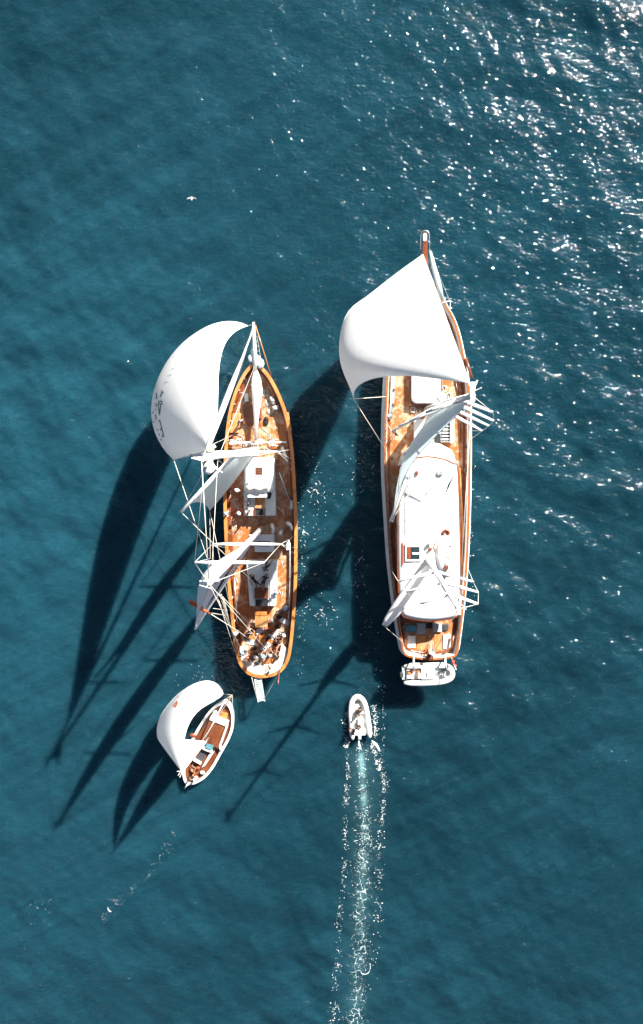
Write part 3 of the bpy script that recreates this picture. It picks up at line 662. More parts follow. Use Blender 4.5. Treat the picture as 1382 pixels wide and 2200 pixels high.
# jib
hj = ft+Vector((0, .75, -.9)); tj = W(909, 547, 4.0); lj = [tj.lerp(hj, k/3) for k in range(4)]
j_rows = pr([[lj[0], (800, 629, 5.2), (731, 722, 6.2), (760, 857, 6.5)],
             [lj[1], (838, 672, 11.5), (760, 752, 12), (788, 818, 12)],
             [lj[2], (905, 740, 18), (858, 786, 18), (876, 807, 18)],
             [lj[3], lj[3]+Vector((-.03, 0, 0)), lj[3]+Vector((-.06, 0, 0)), lj[3]+Vector((-.1, 0, 0))]])
j_rows[0] = pr([[tj, (857, 584, 4.7), (793, 634, 5.4), (750, 668, 5.9), (731, 722, 6.3), (736, 775, 6.5), (760, 857, 6.5)]])[0]
jib, jmb = sail(yat, j_rows, 'sail'); jib['label'] = 'huge plain white jib of the right yacht, full of wind'
line(yat, [W(760, 857, 6.5), W(831, 852, 3)], .03, 'rope', 'sheet'); line(yat, [W(760, 857, 6.5), W(828, 965, 3)], .03, 'rope', 'sheet')
# main sail and boom
bm0 = fb+Vector((0, -.3, 2.9)); bm1 = W(840, 1121, 6.0)
spar(yat, 'boom', bm0, bm1, .2, .17, 'white_paint')
mx_ = lambda z: Vector((fb.x-.05, fb.y-.32, z)); hm2 = mx_(25.2)
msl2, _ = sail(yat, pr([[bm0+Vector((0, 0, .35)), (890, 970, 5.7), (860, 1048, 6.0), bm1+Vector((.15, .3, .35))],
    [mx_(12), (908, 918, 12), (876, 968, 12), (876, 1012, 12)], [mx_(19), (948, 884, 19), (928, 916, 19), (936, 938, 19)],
    [hm2, hm2+Vector((-.03, 0, 0)), hm2+Vector((-.06, 0, 0)), hm2+Vector((-.1, -.05, 0))]]), 'sail_shade_grey')
msl2['label'] = 'narrow mainsail tinted bluish as shade, curving back from the tall front mast of the right yacht'
line(yat, [bm0.lerp(bm1, .3)+Vector((.1, 0, .2)), bm0.lerp(bm1, .62)+Vector((.25, 0, .2)), bm1+Vector((.15, .2, .15))], .05, 'rope_dark', 'reef_line')
line(yat, [bm1, W(880, 1060, 5.0)], .025, 'rope', 'mainsheet')
bz0 = mb_+Vector((0, -.3, 4.0)); bz1 = W(823, 1343, 6.6)
spar(yat, 'boom', bz0, bz1, .17, .13, 'white_paint')
fz = [bz0.lerp(bz1, f)+Vector((.0, 0, .45)) for f in (.02, .15, .3, .45, .6, .75, .9, .97)]
make('furled_mizzen', MB().tube(fz, [.3, .46, .58, .62, .58, .5, .36, .2], 12), 'sail', yat, True)['label'] = 'white mizzen sail furled along its boom over the aft cabin roof'
spar(yat, 'wishbone', bz0.lerp(bz1, .5)+Vector((.55, -.35, .2)), bz1+Vector((.3, -.1, .1)), .1, .09); line(yat, [bz1, W(872, 1385, 3.1)], .02, 'rope', 'mizzen_sheet')
# cabin and roof
cab = block(yat, 'cabin', [(862, 985), (885, 962), (917, 955), (950, 962), (975, 985), (980, 1100), (978, 1290), (868, 1290), (858, 1100)], ZD2, 4.3, 'white_paint', .05)
roof_px = [(858, 1010), (864, 1000), (884, 987), (917, 981), (952, 986), (975, 996), (984, 1006), (988, 1100), (990, 1200), (991, 1290), (987, 1316), (975, 1328), (925, 1335), (875, 1328), (862, 1316), (857, 1285), (854, 1200), (854, 1100)]
ro = pxloop(roof_px, 4.8, 90); rc = sum(ro, Vector())/len(ro)
make('roof_edge', MB().loft([setz(ro, 4.55), setz(inset(ro, -.05), 4.6), setz(inset(ro, -.05), 4.76), setz(ro, 4.8), setz(inset(ro, .12), 4.8)], True, True), 'mahogany', cab)
rt_ = make('roof', MB().loft([setz(inset(ro, .1), 4.7), setz(inset(ro, .1), 4.83), setz(inset(ro, .5), 4.9), setz([rc+(p-rc)*.5 for p in ro], 4.97)], True, True), 'white_paint', cab, True)
for (x0, y0, x1, y1, mt) in ((893, 1012, 899, 1021, 'red_brown'), (940, 1012, 952, 1021, 'grey_metal')): block(yat, 'roof_vent', rect(x0, y0, x1, y1), 4.9, 5.15, mt, .03, rt_)
block(yat, 'roof_hatch_frame', rect(871, 1168, 906, 1206), 4.9, 5.12, 'white_paint', .03, rt_); block(yat, 'roof_hatch_glass', rect(874.5, 1175, 902, 1201), 5.1, 5.15, 'glass_dark', .0, rt_)
block(yat, 'roof_hatch_bar', rect(886, 1187, 902, 1191), 5.15, 5.19, 'white_paint', .0, rt_); block(yat, 'roof_hatch_curtain', rect(874.5, 1175, 883, 1201), 5.15, 5.17, 'red_brown', 0, rt_)
for x, y, r in ((920, 1172, .22), (925, 1180, .18), (919, 1202, .25), (928, 1208, .15)): make('roof_winch', MB().tube([W(x, y, 4.9), W(x, y, 5.3)], [r, r*.7], 10), 'steel' if r > .2 else 'red_brown', rt_)
make('grab_rail', MB().tube([W(866, 1165, 5.0), W(866, 1215, 5.0)], .05, 6), 'orange', rt_); make('grab_rail', MB().tube([W(937, 1160, 5.0), W(934, 1172, 5.1), W(936, 1188, 5.0)], .04, 6), 'teak_gold', rt_)
for y in (1050, 1095, 1140, 1255): make('roof_joint', MB().tube([W(862, y, 4.9), W(890, y, 4.965), W(921, y, 4.985), W(955, y, 4.965), W(983, y, 4.9)], .012, 4), 'grey_metal', rt_)
for x in (872, 976): make('grab_rail', MB().tube([W(x, 1040, 4.92), W(x, 1042, 5.02), W(x, 1095, 5.02), W(x, 1148, 5.02), W(x, 1150, 4.92)], .03, 5), 'steel', rt_)
# windscreen in front of the roof
ws = block(yat, 'windscreen_coaming', [(858, 1002), (868, 972), (890, 955), (917, 949), (945, 953), (972, 968), (984, 1002), (952, 984), (917, 979), (884, 985)], ZD2, 4.2, 'white_paint', .03, cab)
for pts in (((860, 995), (867, 977), (876, 970), (874, 990)), ((880, 985), (882, 966), (895, 960), (896, 981)), ((912, 978), (914, 957), (928, 957), (928, 978)), ((933, 978), (933, 957), (951, 961), (951, 982)), ((955, 984), (955, 963), (972, 972), (978, 994))):
    block(yat, 'window_pane', list(pts), 4.2, 4.24, 'glass_blue' if pts[0][0] < 905 else 'pale_paint', 0, ws)
block(yat, 'wood_panel', [(911, 977), (913, 957), (919, 957), (918, 978)], 4.24, 4.28, 'varnish', 0, ws)
for k in range(9):
    y0 = 1020+k*29
    for x in (859.5, 980): pass
# slatted seating ahead of the windscreen
sb = block(yat, 'fore_seat_base', rect(890, 900, 976, 950), ZD2, 2.9, 'white_paint')
for k in range(6): block(yat, 'seat_slat', rect(950, 907+k*7, 966, 910.5+k*7), 2.96, 3.05, 'white_paint', .01, sb)
block(yat, 'seat_well', rect(949, 904, 968, 948), 2.9, 2.95, 'black', 0, sb); block(yat, 'seat_well', rect(933, 932, 947, 950), 2.9, 2.96, 'black', 0, sb)
block(yat, 'backrest', rect(968, 902, 974, 952), 2.9, 3.3, 'cushion', .04, sb)
# foredeck trunk cabin with sun bed
tk_ = block(yat, 'fore_trunk', [(880, 735), (948, 735), (951, 872), (879, 872)], ZD2, 2.75, 'mahogany', .04)
bed = pxloop(rrect(884, 740, 947, 867, 12), 2.95)
make('sun_bed', MB().loft([setz(bed, 2.75), setz(bed, 2.93), setz([sum(bed, Vector())/len(bed)+(p-sum(bed, Vector())/len(bed))*.94 for p in bed], 3.0)], True, True), 'white_cloth', tk_, True)
for k in range(3): make('bed_seam', MB().tube([W(886, 780+30*k, 3.0), W(915, 784+30*k, 3.01), W(945, 779+30*k, 3.0)], .02, 5), 'pale_paint', tk_)
# deck edge boxes, cleats, winches along both side decks
for x, y in ((846, 838), (845, 870), (842, 985), (838, 1080), (841, 1170), (1001, 960), (1001, 1050), (850, 1235)):
    make('cleat', MB().tube([W(x, y-3, ZD2+.22), W(x, y+3, ZD2+.22)], .08, 6).box(W(x, y, ZD2+.1), (.12, .2, .22)), 'charcoal', yat)
for x, y in ((1000, 880), (838, 893)): make('shroud_winch', MB().tube([W(x, y, ZD2), W(x, y, ZD2+.4)], [.22, .16], 10), 'steel', yat, True)
for (x, y, n_) in ((995, 1118, 'rope_dark'), (1001, 1130, 'rope'), (888, 880, 'rope'), (900, 885, 'rope_dark'), (955, 835, 'rope'), (965, 850, 'rope'), (1003, 1010, 'rope_dark')):
    make('rope_coil', MB().tube([W(x, y, ZD2+.06)+Vector(((.2+.03*math.sin(j))*math.cos(j*.75)+.08*math.sin(j*.3), (.26+.03*math.sin(j*1.3))*math.sin(j*.75), .008*j)) for j in range(22)], .035, 5), n_, yat)
for k in range(3): line(yat, [W(842+k*2.5, 806, 2.4), W(840+k*3, 860, 2.35), W(837+k*2, 900, 2.4)], .05, 'grey_metal' if k else 'sail_shade_grey', 'deck_line')
line(yat, [W(976, 800, 2.35), W(985, 850, 2.3), W(988, 950, 2.3)], .05, 'mahogany', 'deck_line'); line(yat, [W(988, 1005, 2.4), W(994, 1100, 2.4), W(994, 1210, 2.4)], .06, 'varnish', 'deck_line')
for i in range(1, len(railR), 5):
    p = inset(railR, .05)[i]
    if p.y < W(0, 1380, 3).y or p.y > W(0, 660, 3).y: continue
    make('lifeline_post', MB().tube([(p.x, p.y, ZR2+.05), (p.x, p.y, ZR2+.6)], .022, 5), 'steel', yat)
# stern cockpit
sof = pxloop([(866, 1338), (873, 1392), (923, 1399), (972, 1392), (979, 1338)], 2.6)
ck = block(yat, 'stern_platform', [(870, 1338), (877, 1395), (923, 1402), (970, 1395), (976, 1338)], ZD2, 2.35, 'teak', .02)
for (x0, y0, x1, y1, mt, z) in ((871, 1345, 894, 1358, 'glass_blue', 2.95), (896, 1340, 914, 1362, 'grey_metal', 2.6), (931, 1340, 950, 1358, 'grey_metal', 2.6), (952, 1342, 964, 1354, 'charcoal', 2.6)):
    block(yat, 'locker_panel', rect(x0, y0, x1, y1), 2.35, z, mt, .03, ck)
block(yat, 'companion_opening', rect(917, 1338, 929, 1350), 2.35, 2.4, 'black', 0, ck)
for x0, x1 in ((896, 914), (933, 950)): block(yat, 'deck_panel', rect(x0, 1364, x1, 1396), 2.35, 2.39, 'teak_gold', .01, ck)
block(yat, 'cushion_pad', rect(952, 1364, 968, 1394), 2.35, 2.5, 'cushion', .03, ck); block(yat, 'cushion_pad', rect(876, 1366, 893, 1392), 2.35, 2.45, 'cushion', .03, ck)
make('coaming_rail', MB().tube([W(868, 1345, 2.9), W(873, 1390, 2.9), W(885, 1399, 2.9), W(923, 1404, 2.9), W(960, 1399, 2.9), W(971, 1390, 2.9), W(975, 1365, 2.9)], .1, 7), 'mahogany', ck, True)
block(yat, 'stern_step', rect(917, 1400, 932, 1417), 2.9, 3.16, 'red_brown', .02)
for x in (889, 957): make('davit', MB().tube([W(x, 1412, 3.0), W(x, 1422, 3.9), W(x+1, 1434, 3.5), W(x+1, 1435, 2.9)], .09, 7), 'hull_white', yat, True)
make('flagstaff', MB().tube([W(970, 1413, 3.1), W(980, 1439, 4.6)], .05, 6), 'rope', yat, True)
fg = MB(); q0 = W(972, 1417, 3.4); q1 = W(978, 1432, 4.2)
for k in range(5): fg.tube([q0.lerp(q1, .1+k*.2)+Vector((.12*math.sin(k*2), -.05, -.2)), q0.lerp(q1, .25+k*.2)], [.16, .1], 6, True, .5)
make('furled_ensign', fg, 'red_cloth', yat, True)

# upturned dinghy with lettering, lifebuoy on the roof
dn = root('upturned_dinghy', W(960, 1190, 4.95), 'white upturned dinghy with small dark lettering lying on the long cabin roof', 'dinghy')
lo = []
for k in range(13):
    f = k/12; wd_ = .95*math.sin(math.pi*(.12+.8*f))**.6; c_ = W(960, 1150+84*f, 4.93)
    lo.append([c_+Vector((-wd_*math.cos(a_), 0, .5*math.sin(a_)**.8*(.6+.4*math.sin(math.pi*f)))) for a_ in np.linspace(0.001, math.pi-.001, 11)])
make('dinghy_hull', MB().loft(lo, False), 'white_paint', dn, True)
make('keel_strip', MB().tube([W(958, 1153, 5.3), W(957, 1185, 5.42), W(958, 1215, 5.4), W(958, 1232, 5.2)], [.02, .04, .07, .03], 6), 'grey_metal', dn)
make('brown_block', MB().box(W(960, 1219, 5.45), (.32, .4, .1)), 'red_brown', dn, False, .03); make('brown_block', MB().box(W(962, 1233, 5.4), (.45, .3, .1)), 'red_brown', dn, False, .03)
tcu = bpy.data.curves.new('lettering', 'FONT'); tcu.body = 'VIINO'; tcu.size = .62; tcu.extrude = .004
tob = bpy.data.objects.new('lettering', tcu); COL.objects.link(tob)
dg = bpy.context.evaluated_depsgraph_get(); tme = bpy.data.meshes.new_from_object(tob.evaluated_get(dg)); COL.objects.unlink(tob); bpy.data.objects.remove(tob)
tme.materials.clear(); tme.materials.append(M['charcoal'])
to = bpy.data.objects.new('lettering', tme); COL.objects.link(to); to.parent = dn; p_ = W(963.5, 1169, 5.48)
to.location = p_-ORG[dn]; to.rotation_euler = (0, .35, -math.pi/2)
make('ring_mark', MB().tube([W(966, 1196, 5.44)+Vector((.13*math.cos(k*.4189), .13*math.sin(k*.4189), -.04*math.cos(k*.4189))) for k in range(16)], .025, 5), 'charcoal', dn)
lb = W(958, 1145, 4.95)
tag(make('lifebuoy', MB().tube([lb+Vector((.26*math.cos(k*.393), .26*math.sin(k*.393), .12)) for k in range(17)], .11, 8), 'red_brown', None, True), 'brown ring shaped lifebuoy at the front end of the white upturned dinghy', 'lifebuoy')

# ------------------------------------------------------------------ small sailing boat
S_out = [(491, 1512), (499, 1525), (502, 1543), (500, 1566), (491, 1590), (476, 1617), (458, 1649), (440, 1670), (422, 1681), (404, 1685), (396, 1674), (394, 1655), (399, 1628), (408, 1600), (418, 1578), (431, 1556), (447, 1532), (465, 1515), (480, 1508)]
sb_ = root('small_sailboat', W(450, 1600, 0), 'small white double ended sailboat with red brown deck and balloon spinnaker near the schooner stern', 'sailboat')
railS, innS = hull_parts(sb_, S_out, 1.0, .72, 'hull_white', 'dark_teak', 'white_paint', .26, .1, 90, .8, None, -.6)
sm0, sm1 = W(450, 1583, .72), W(390, 1660, 12.6)
smast = spar(sb_, 'mast', sm0, sm1, .1, .06)
make('masthead_vane', MB().tube([sm1+Vector((-.35, .1, 0)), sm1+Vector((.1, .2, .1))], .03, 5).tube([sm1+Vector((-.25, -.2, .1)), sm1+Vector((0, .2, .0))], .025, 5).tube([sm1+Vector((-.12, -.35, .1)), sm1+Vector((.08, .1, .0))], .025, 5), 'white_paint', smast)
hs = sm0.lerp(sm1, .97); sbm = sm0+Vector((0, 0, 1.1)); sbo = W(381, 1588, 2.2)
spar(sb_, 'boom', sbm, sbo, .06, .05)
ssl, _ = sail(sb_, tri(sbm+Vector((0, 0, .1)), sbo+Vector((0, 0, .1)), hs, Vector((-.1, .5, 0)), .1), 'sail', er=.015); ssl['label'] = 'small triangular white mainsail swung square across the little boat'
sp_rows = pr([[(481, 1491, 1.6), (420, 1468, 2.8), (350, 1530, 3.4), (352, 1600, 3.6)],
              [(446, 1514, 5.0), (395, 1494, 6.2), (350, 1548, 6.4), (345, 1596, 6.6)],
              [(408, 1552, 8.6), (384, 1548, 9.6), (360, 1580, 9.6), (362, 1620, 9.6)],
              [hs, hs+Vector((-.03, 0, 0)), hs+Vector((-.06, 0, 0)), hs+Vector((-.1, 0, 0))]])
spn, spmb = sail(sb_, sp_rows, 'sail', er=.015); spn['label'] = 'white balloon spinnaker with orange emblem on its outer side'
decal(spn, spmb, [[(382, 1507, 5), (378, 1512), (374, 1519)], [(379, 1511, 7), (374, 1519)], [(383, 1494, 5), (381, 1499)]], 5, 'orange', 'emblem')
line(sb_, [W(481, 1491, 1.6), W(499, 1493, 1.4)], .02, 'rope', 'tack_line')
spar(sb_, 'bowsprit', W(485, 1515, 1.1), W(499, 1493, 1.4), .07, .05, 'varnish'); line(sb_, [W(499, 1493, 1.4), W(501, 1530, 1.05)], .02); line(sb_, [W(499, 1493, 1.4), W(468, 1514, 1.05)], .02)
line(sb_, [W(499, 1493, 1.4), sm1], .015, 'rope', 'forestay')
spar(sb_, 'spinnaker_pole', W(485, 1502, 1.6), W(441, 1586, 1.5), .06, .05)
cbn = block(sb_, 'cabin_top', [(450, 1546), (486, 1557), (474, 1600), (470, 1610), (432, 1590)], .72, 1.15, 'dark_teak', .04)
block(sb_, 'fore_beam', [(452, 1540), (455, 1536), (491, 1553), (488, 1562), (450, 1547)], .72, 1.3, 'white_paint', .03)
block(sb_, 'cabin_side', [(486, 1560), (489, 1562), (476, 1600), (472, 1606), (470, 1604)], .72, 1.25, 'white_paint', .02)
block(sb_, 'fore_hatch', [(476, 1530), (490, 1534), (487, 1547), (472, 1541)], .72, .95, 'varnish', .03)
block(sb_, 'coaming', [(436, 1608), (456, 1616), (455, 1618), (435, 1610)], .72, 1.2, 'white_paint', .01); block(sb_, 'coaming', [(416, 1632), (432, 1641), (431, 1643.5), (415, 1634.5)], .72, 1.2, 'white_paint', .01)
block(sb_, 'cockpit_well', [(434, 1611), (447, 1615), (433, 1638), (420, 1630)], .72, .8, 'charcoal', .01)
block(sb_, 'side_seat', [(449, 1622), (461, 1615), (441, 1645), (433, 1650)], .72, 1.0, 'pale_paint', .03)
block(sb_, 'hatch', [(445, 1598), (460, 1602), (455, 1612), (440, 1606)], 1.15, 1.22, 'glass_blue', .01)
make('fender', MB().ball(W(415, 1580, 1.0), .32, 10, 6, (1.3, .8, .6)), 'red_brown', sb_, True)
make('fender', MB().ball(W(475, 1608, 1.15), .2, 8, 6, (1, 1.4, .8)), 'white_cloth', sb_, True)
make('tiller', MB().tube([W(405, 1682, 1.2), W(397, 1694, 1.1)], .07, 6), 'white_paint', sb_, True)
make('stern_post', MB().tube([W(401, 1678, 1.1), W(420, 1660, 1.3)], .04, 5), 'varnish', sb_, True)
for (x, y, mt) in ((462, 1530, 'white_cloth'), (435, 1660, 'white_cloth'), (425, 1650, 'red_brown'), (414, 1655, 'orange')): make('deck_bag', MB().ball(W(x, y, .95), .22, 8, 5, (1.2, .9, .7)), mt, sb_, True)

# ------------------------------------------------------------------ inflatable boats
def rib(name, tube_px, floor_px, z, r, label, mat='rubber_white', zb=-.25):
    c = sum((W(x, y, z) for x, y in tube_px), Vector())/len(tube_px)
    o = root(name, Vector((c.x, c.y, max(0, zb))), label, 'inflatable boat')
    tp = crom([W(x, y, z) for x, y in tube_px], 40, False); n_ = len(tp)
    rr_ = [r*min(1, .45+.55*min(1, min(i, n_-1-i)/2.0)) for i in range(n_)]
    tb = make('inflatable_tube', MB().tube(tp, rr_, 12), mat, o, True)
    for i in (9, 19, 30): make('tube_band', MB().tube([tp[i-1].lerp(tp[i], .7), tp[i], tp[i+1].lerp(tp[i], .7)], r*1.02, 12, False), 'pale_paint', tb, True)
    fl_ = [W(x, y, z-.1) for x, y in floor_px]
    make('floor', MB().prism(fl_, zb, z-.12), 'white_paint', o)
    return o
t_px = [(868, 1467), (915, 1467), (950, 1464), (967, 1457), (971, 1447), (966, 1436), (950, 1430), (915, 1430), (868, 1432)]
TZ = 2.2
tn = rib('tender', t_px, [(872, 1434), (950, 1432), (965, 1440), (966, 1455), (950, 1462), (872, 1465)], TZ+.55, .3, 'empty white inflatable tender hung across the stern of the big white yacht', 'rubber_white', TZ)
block(tn, 'transom', rect(864, 1437, 870, 1461), TZ+.2, TZ+.85, 'grey_metal', .03); block(tn, 'helm_seat', rect(874, 1441, 888, 1458), TZ+.4, TZ+.85, 'white_paint', .04)
block(tn, 'seat_pad', rect(876, 1441, 882, 1449), TZ+.85, TZ+.93, 'varnish', .02); block(tn, 'seat_pad', rect(883, 1440, 888, 1447), TZ+.85, TZ+.93, 'red_brown', .02)
block(tn, 'console', rect(905, 1438, 935, 1460), TZ+.4, TZ+.9, 'white_paint', .06); block(tn, 'seat_pad', rect(896, 1442, 907, 1458), TZ+.4, TZ+.75, 'varnish', .03); block(tn, 'seat_pad', rect(899, 1446, 905, 1458), TZ+.75, TZ+.8, 'white_cloth', .02)
make('steering_bar', MB().tube([W(918, 1444, TZ+1.0), W(918, 1454, TZ+1.0)], .04, 6), 'grey_metal', tn)
for x0, x1, y in ((876, 890, 1437.5), (892, 898, 1437.5), (878, 900, 1460.5)): block(tn, 'grab_strap', rect(x0, y-1, x1, y+1), TZ+.6, TZ+.7, 'black', .01)
make('bow_rope', MB().tube([W(948+10*math.sin(k*.9), 1447+7*math.cos(k*1.3), TZ+.6) for k in range(18)], .035, 5), 'grey_metal', tn); make('side_rope', MB().tube([W(947, 1437, TZ+.8), W(955, 1439, TZ+.75), W(957, 1441, TZ+.7)], .05, 5), 'black', tn); make('side_rope', MB().tube([W(950, 1457, TZ+.75), W(958, 1454, TZ+.7)], .05, 5), 'black', tn)
make('outboard_motor', MB().box(W(863, 1449, TZ+.8), (.3, .4, .5)).tube([W(862, 1449, TZ+.7), W(862, 1449, TZ+-.4)], .07, 6), 'charcoal', tn, False, .05)
r_px = [(758, 1589), (756, 1560), (754, 1530), (757, 1507), (768, 1497), (780, 1505), (787, 1525), (792, 1557), (795, 1585)]
rb = rib('speeding_inflatable', r_px, [(760, 1582), (758, 1530), (762, 1506), (776, 1506), (784, 1530), (789, 1578)], .55, .27, 'white inflatable boat carrying people in black and trailing a long white wake')
block(rb, 'transom', rect(761, 1575, 785, 1580), .2, .8, 'white_paint', .03); block(rb, 'console', rect(769, 1548, 781, 1560), .42, 1.0, 'white_paint', .05); block(rb, 'thwart', rect(761, 1566, 785, 1573), .42, .7, 'white_paint', .03); block(rb, 'thwart', rect(761, 1528, 783, 1534), .42, .7, 'pale_paint', .03)
make('bow_bag', MB().ball(W(769, 1505, .6), .3, 8, 5, (1.3, .6, .5)), 'charcoal', rb, True)
make('outboard_motor', MB().box(W(773, 1583, .85), (.32, .36, .5)).tube([W(773, 1586, .7), W(773, 1586, -.4)], .08, 6), 'grey_metal', rb, False, .06)

# ------------------------------------------------------------------ people
def skeleton(pose):
    J = dict(pel=(0, 0, .95), sp=(0, .01, 1.18), che=(0, 0, 1.38), nek=(0, 0, 1.5), h0=(0, .03, 1.58), h1=(0, .03, 1.68))
    for s, k in ((-1, 'l'), (1, 'r')):
        J.update({k+'sh': (s*.19, 0, 1.42), k+'el': (s*.25, .02, 1.14), k+'wr': (s*.26, .12, .9), k+'ha': (s*.26, .15, .81),
                  k+'hi': (s*.1, 0, .9), k+'kn': (s*.11, .03, .5), k+'an': (s*.11, -.02, .09), k+'to': (s*.13, .17, .05)})
    if pose == 'walk':
        J.update(lkn=(-.11, .18, .52), lan=(-.11, .14, .1), lto=(-.12, .33, .06), rkn=(.11, -.02, .5), ran=(.11, -.26, .13), rto=(.12, -.1, .05), rel=(.27, .1, 1.15), rwr=(.22, .32, 1.05), rha=(.2, .4, 1.06), lel=(-.26, -.12, 1.14), lwr=(-.27, -.1, .9), lha=(-.27, -.07, .82))
    if pose == 'sit':
        for k in list(J): J[k] = (J[k][0], J[k][1], J[k][2]-.47)
        for s, k in ((-1, 'l'), (1, 'r')):
            J.update({k+'kn': (s*.14, .43, .47), k+'an': (s*.14, .42, .09), k+'to': (s*.16, .6, .05), k+'el': (s*.27, .1, .7), k+'wr': (s*.16, .34, .58), k+'ha': (s*.13, .42, .56)})
    if pose == 'lounge':                                      # sitting on the floor with legs stretched out
        for k in list(J): J[k] = (J[k][0], J[k][1]-(J[k][2]-.95)*.35, J[k][2]-.83)
        for s, k in ((-1, 'l'), (1, 'r')):
            J.update({k+'kn': (s*.17, .42, .17), k+'an': (s*.16, .8, .07), k+'to': (s*.18, .86, .19), k+'el': (s*.3, -.16, .33), k+'wr': (s*.32, -.3, .1), k+'ha': (s*.33, -.26, .05)})
    if pose == 'lie':
        J.update(lel=(-.33, .02, 1.2), lwr=(-.42, .05, .98), lha=(-.44, .06, .9), rel=(.36, .02, 1.5), rwr=(.2, .04, 1.72), rha=(.12, .05, 1.76), lkn=(-.16, .05, .5), lan=(-.26, 0, .1), lto=(-.3, .12, .04), rkn=(.17, .22, .52), ran=(.14, .03, .14), rto=(.18, .16, .08))
        for k in list(J): x, y, z = J[k]; J[k] = (x, z-.9, y+.13)
    return J
RADI = dict(pel=.145, sp=.125, che=.15, nek=.058, h0=.092, h1=.088)
for k in 'lr': RADI.update({k+'sh': .075, k+'el': .05, k+'wr': .034, k+'ha': .042, k+'hi': .1, k+'kn': .066, k+'an': .043, k+'to': .042})
EDG = [('pel', 'sp', 1), ('sp', 'che', 1), ('che', 'nek', 0), ('nek', 'h0', 0), ('h0', 'h1', 0)]
for k in 'lr': EDG += [('che', k+'sh', 1), (k+'sh', k+'el', 1), (k+'el', k+'wr', 0), (k+'wr', k+'ha', 0), ('pel', k+'hi', 2), (k+'hi', k+'kn', 2), (k+'kn', k+'an', 0), (k+'an', k+'to', 3)]
BODY = {}
def body(pose):
    if pose in BODY: return BODY[pose]
    J = skeleton(pose); names = list(J)
    me = bpy.data.meshes.new('person'); me.from_pydata([J[n] for n in names], [(names.index(a), names.index(b)) for a, b, _ in EDG], [])
    ob = bpy.data.objects.new('person', me); COL.objects.link(ob); ob.modifiers.new('skin', 'SKIN'); ss = ob.modifiers.new('sub', 'SUBSURF'); ss.levels = ss.render_levels = 1
    if not me.skin_vertices:
        bpy.context.view_layer.objects.active = ob; bpy.ops.mesh.customdata_skin_add()
    for i, n in enumerate(names):
        sv = me.skin_vertices[0].data[i]; sv.radius = (RADI[n], RADI[n]*(.8 if n in ('pel', 'sp', 'che') else 1)); sv.use_root = n == 'pel'
    dg = bpy.context.evaluated_depsgraph_get(); dg.update(); out = bpy.data.meshes.new_from_object(ob.evaluated_get(dg)); COL.objects.unlink(ob); bpy.data.objects.remove(ob)
    bm = bmesh.new(); bm.from_mesh(out)
    def small(pts, rad, n=5):
        q = MB().tube(pts, rad, n); vv = [bm.verts.new(p) for p in q.v]
        for f in q.f: bm.faces.new([vv[i] for i in f])
    for k in 'lr':                                             # five fingers on each hand
        w_, h_ = Vector(J[k+'wr']), Vector(J[k+'ha']); d = (h_-w_).normalized(); s = d.orthogonal().normalized(); t_ = d.cross(s)
        for i, ln in enumerate((.07, .085, .09, .08)):
            p = h_+s*(i-1.5)*.02+d*.02; small([p, p+d*ln*.55+t_*.008, p+d*ln+t_*.03], [.011, .01, .008])
        p = w_.lerp(h_, .55)+s*.035; small([p, p+s*.03+d*.03, p+s*.035+d*.07], [.013, .011, .009])
    hc = Vector(J['h0']).lerp(Vector(J['h1']), .5); up = (Vector(J['h1'])-Vector(J['h0'])).normalized()
    fwd = Vector((0, 1, 0)) if pose != 'lie' else Vector((0, 0, 1)); fwd = (fwd-up*fwd.dot(up)).normalized(); sd_ = fwd.cross(up)
    small([hc+fwd*.085+up*.02, hc+fwd*.115-up*.02], [.012, .018]); small([hc+sd_*.09+up*.02, hc+sd_*.1-up*.03], .018); small([hc-sd_*.09+up*.02, hc-sd_*.1-up*.03], .018)
    small([hc+fwd*.08-up*.055-sd_*.025, hc+fwd*.08-up*.055+sd_*.025], .01)
    bm.to_mesh(out); bm.free()
    seg = [(Vector(J[a]), Vector(J[b]), m_) for a, b, m_ in EDG]
    for p in out.polygons:
        best = (9, 0); c = p.center
        for a, b_, m_ in seg:
            ab = b_-a; f = max(0, min(1, (c-a).dot(ab)/ab.length_squared)); d = (c-a-ab*f).length
            if m_ == 1 and f > .6 and abs(a.x) > .15: m_ = 0
            if d < best[0]: best = (d, m_)
        p.material_index = best[1]; p.use_smooth = True
    BODY[pose] = (out, hc, up, fwd); return BODY[pose]
def person(px, py, z, rot, pose, label, shirt, legs, head='hair_dark', hat=None, skin='skin', lean=0):
    me, hc, up, fwd = body(pose); m2 = me.copy(); idx = np.zeros(len(m2.polygons), dtype=np.int32); m2.polygons.foreach_get('material_index', idx); m2.materials.clear()
    for k in (skin, shirt, legs, 'charcoal'): m2.materials.append(M[k])
    m2.polygons.foreach_set('material_index', idx)
    o = bpy.data.objects.new('person', m2); COL.objects.link(o); o.location = W(px, py, z); o.rotation_euler = (0, 0, math.radians(rot))
    tag(o, label, 'person', 'people aboard'); ORG[o] = Vector()
    hb = MB(); R3 = Matrix((fwd.cross(up), fwd, up)).transposed()
    if hat:
        lp = [[Vector((r*math.cos(k*.524), r*math.sin(k*.524), zz)) for k in range(12)] for r, zz in ((.19, .0), (.19, .015), (.115, .03), (.105, .1), (.05, .125))]
        hb.loft(lp, True, True); off = .06; nm, mt = 'hat', hat
    else:
        lp = [[Vector((.108*math.sin(th)*math.cos(k*.524), .112*math.sin(th)*math.sin(k*.524)-.015, .112*math.cos(th))) for k in range(12)] for th in (.05, .5, 1.0, 1.5, 1.75)]
        hb.loft(lp, True, True); off = .025; nm, mt = 'hair', head
    hb.v = [hc+up*off+R3 @ v for v in hb.v]
    make(nm, hb, mt, o, True)
    return o
D = ZD
B = 2.08-.5
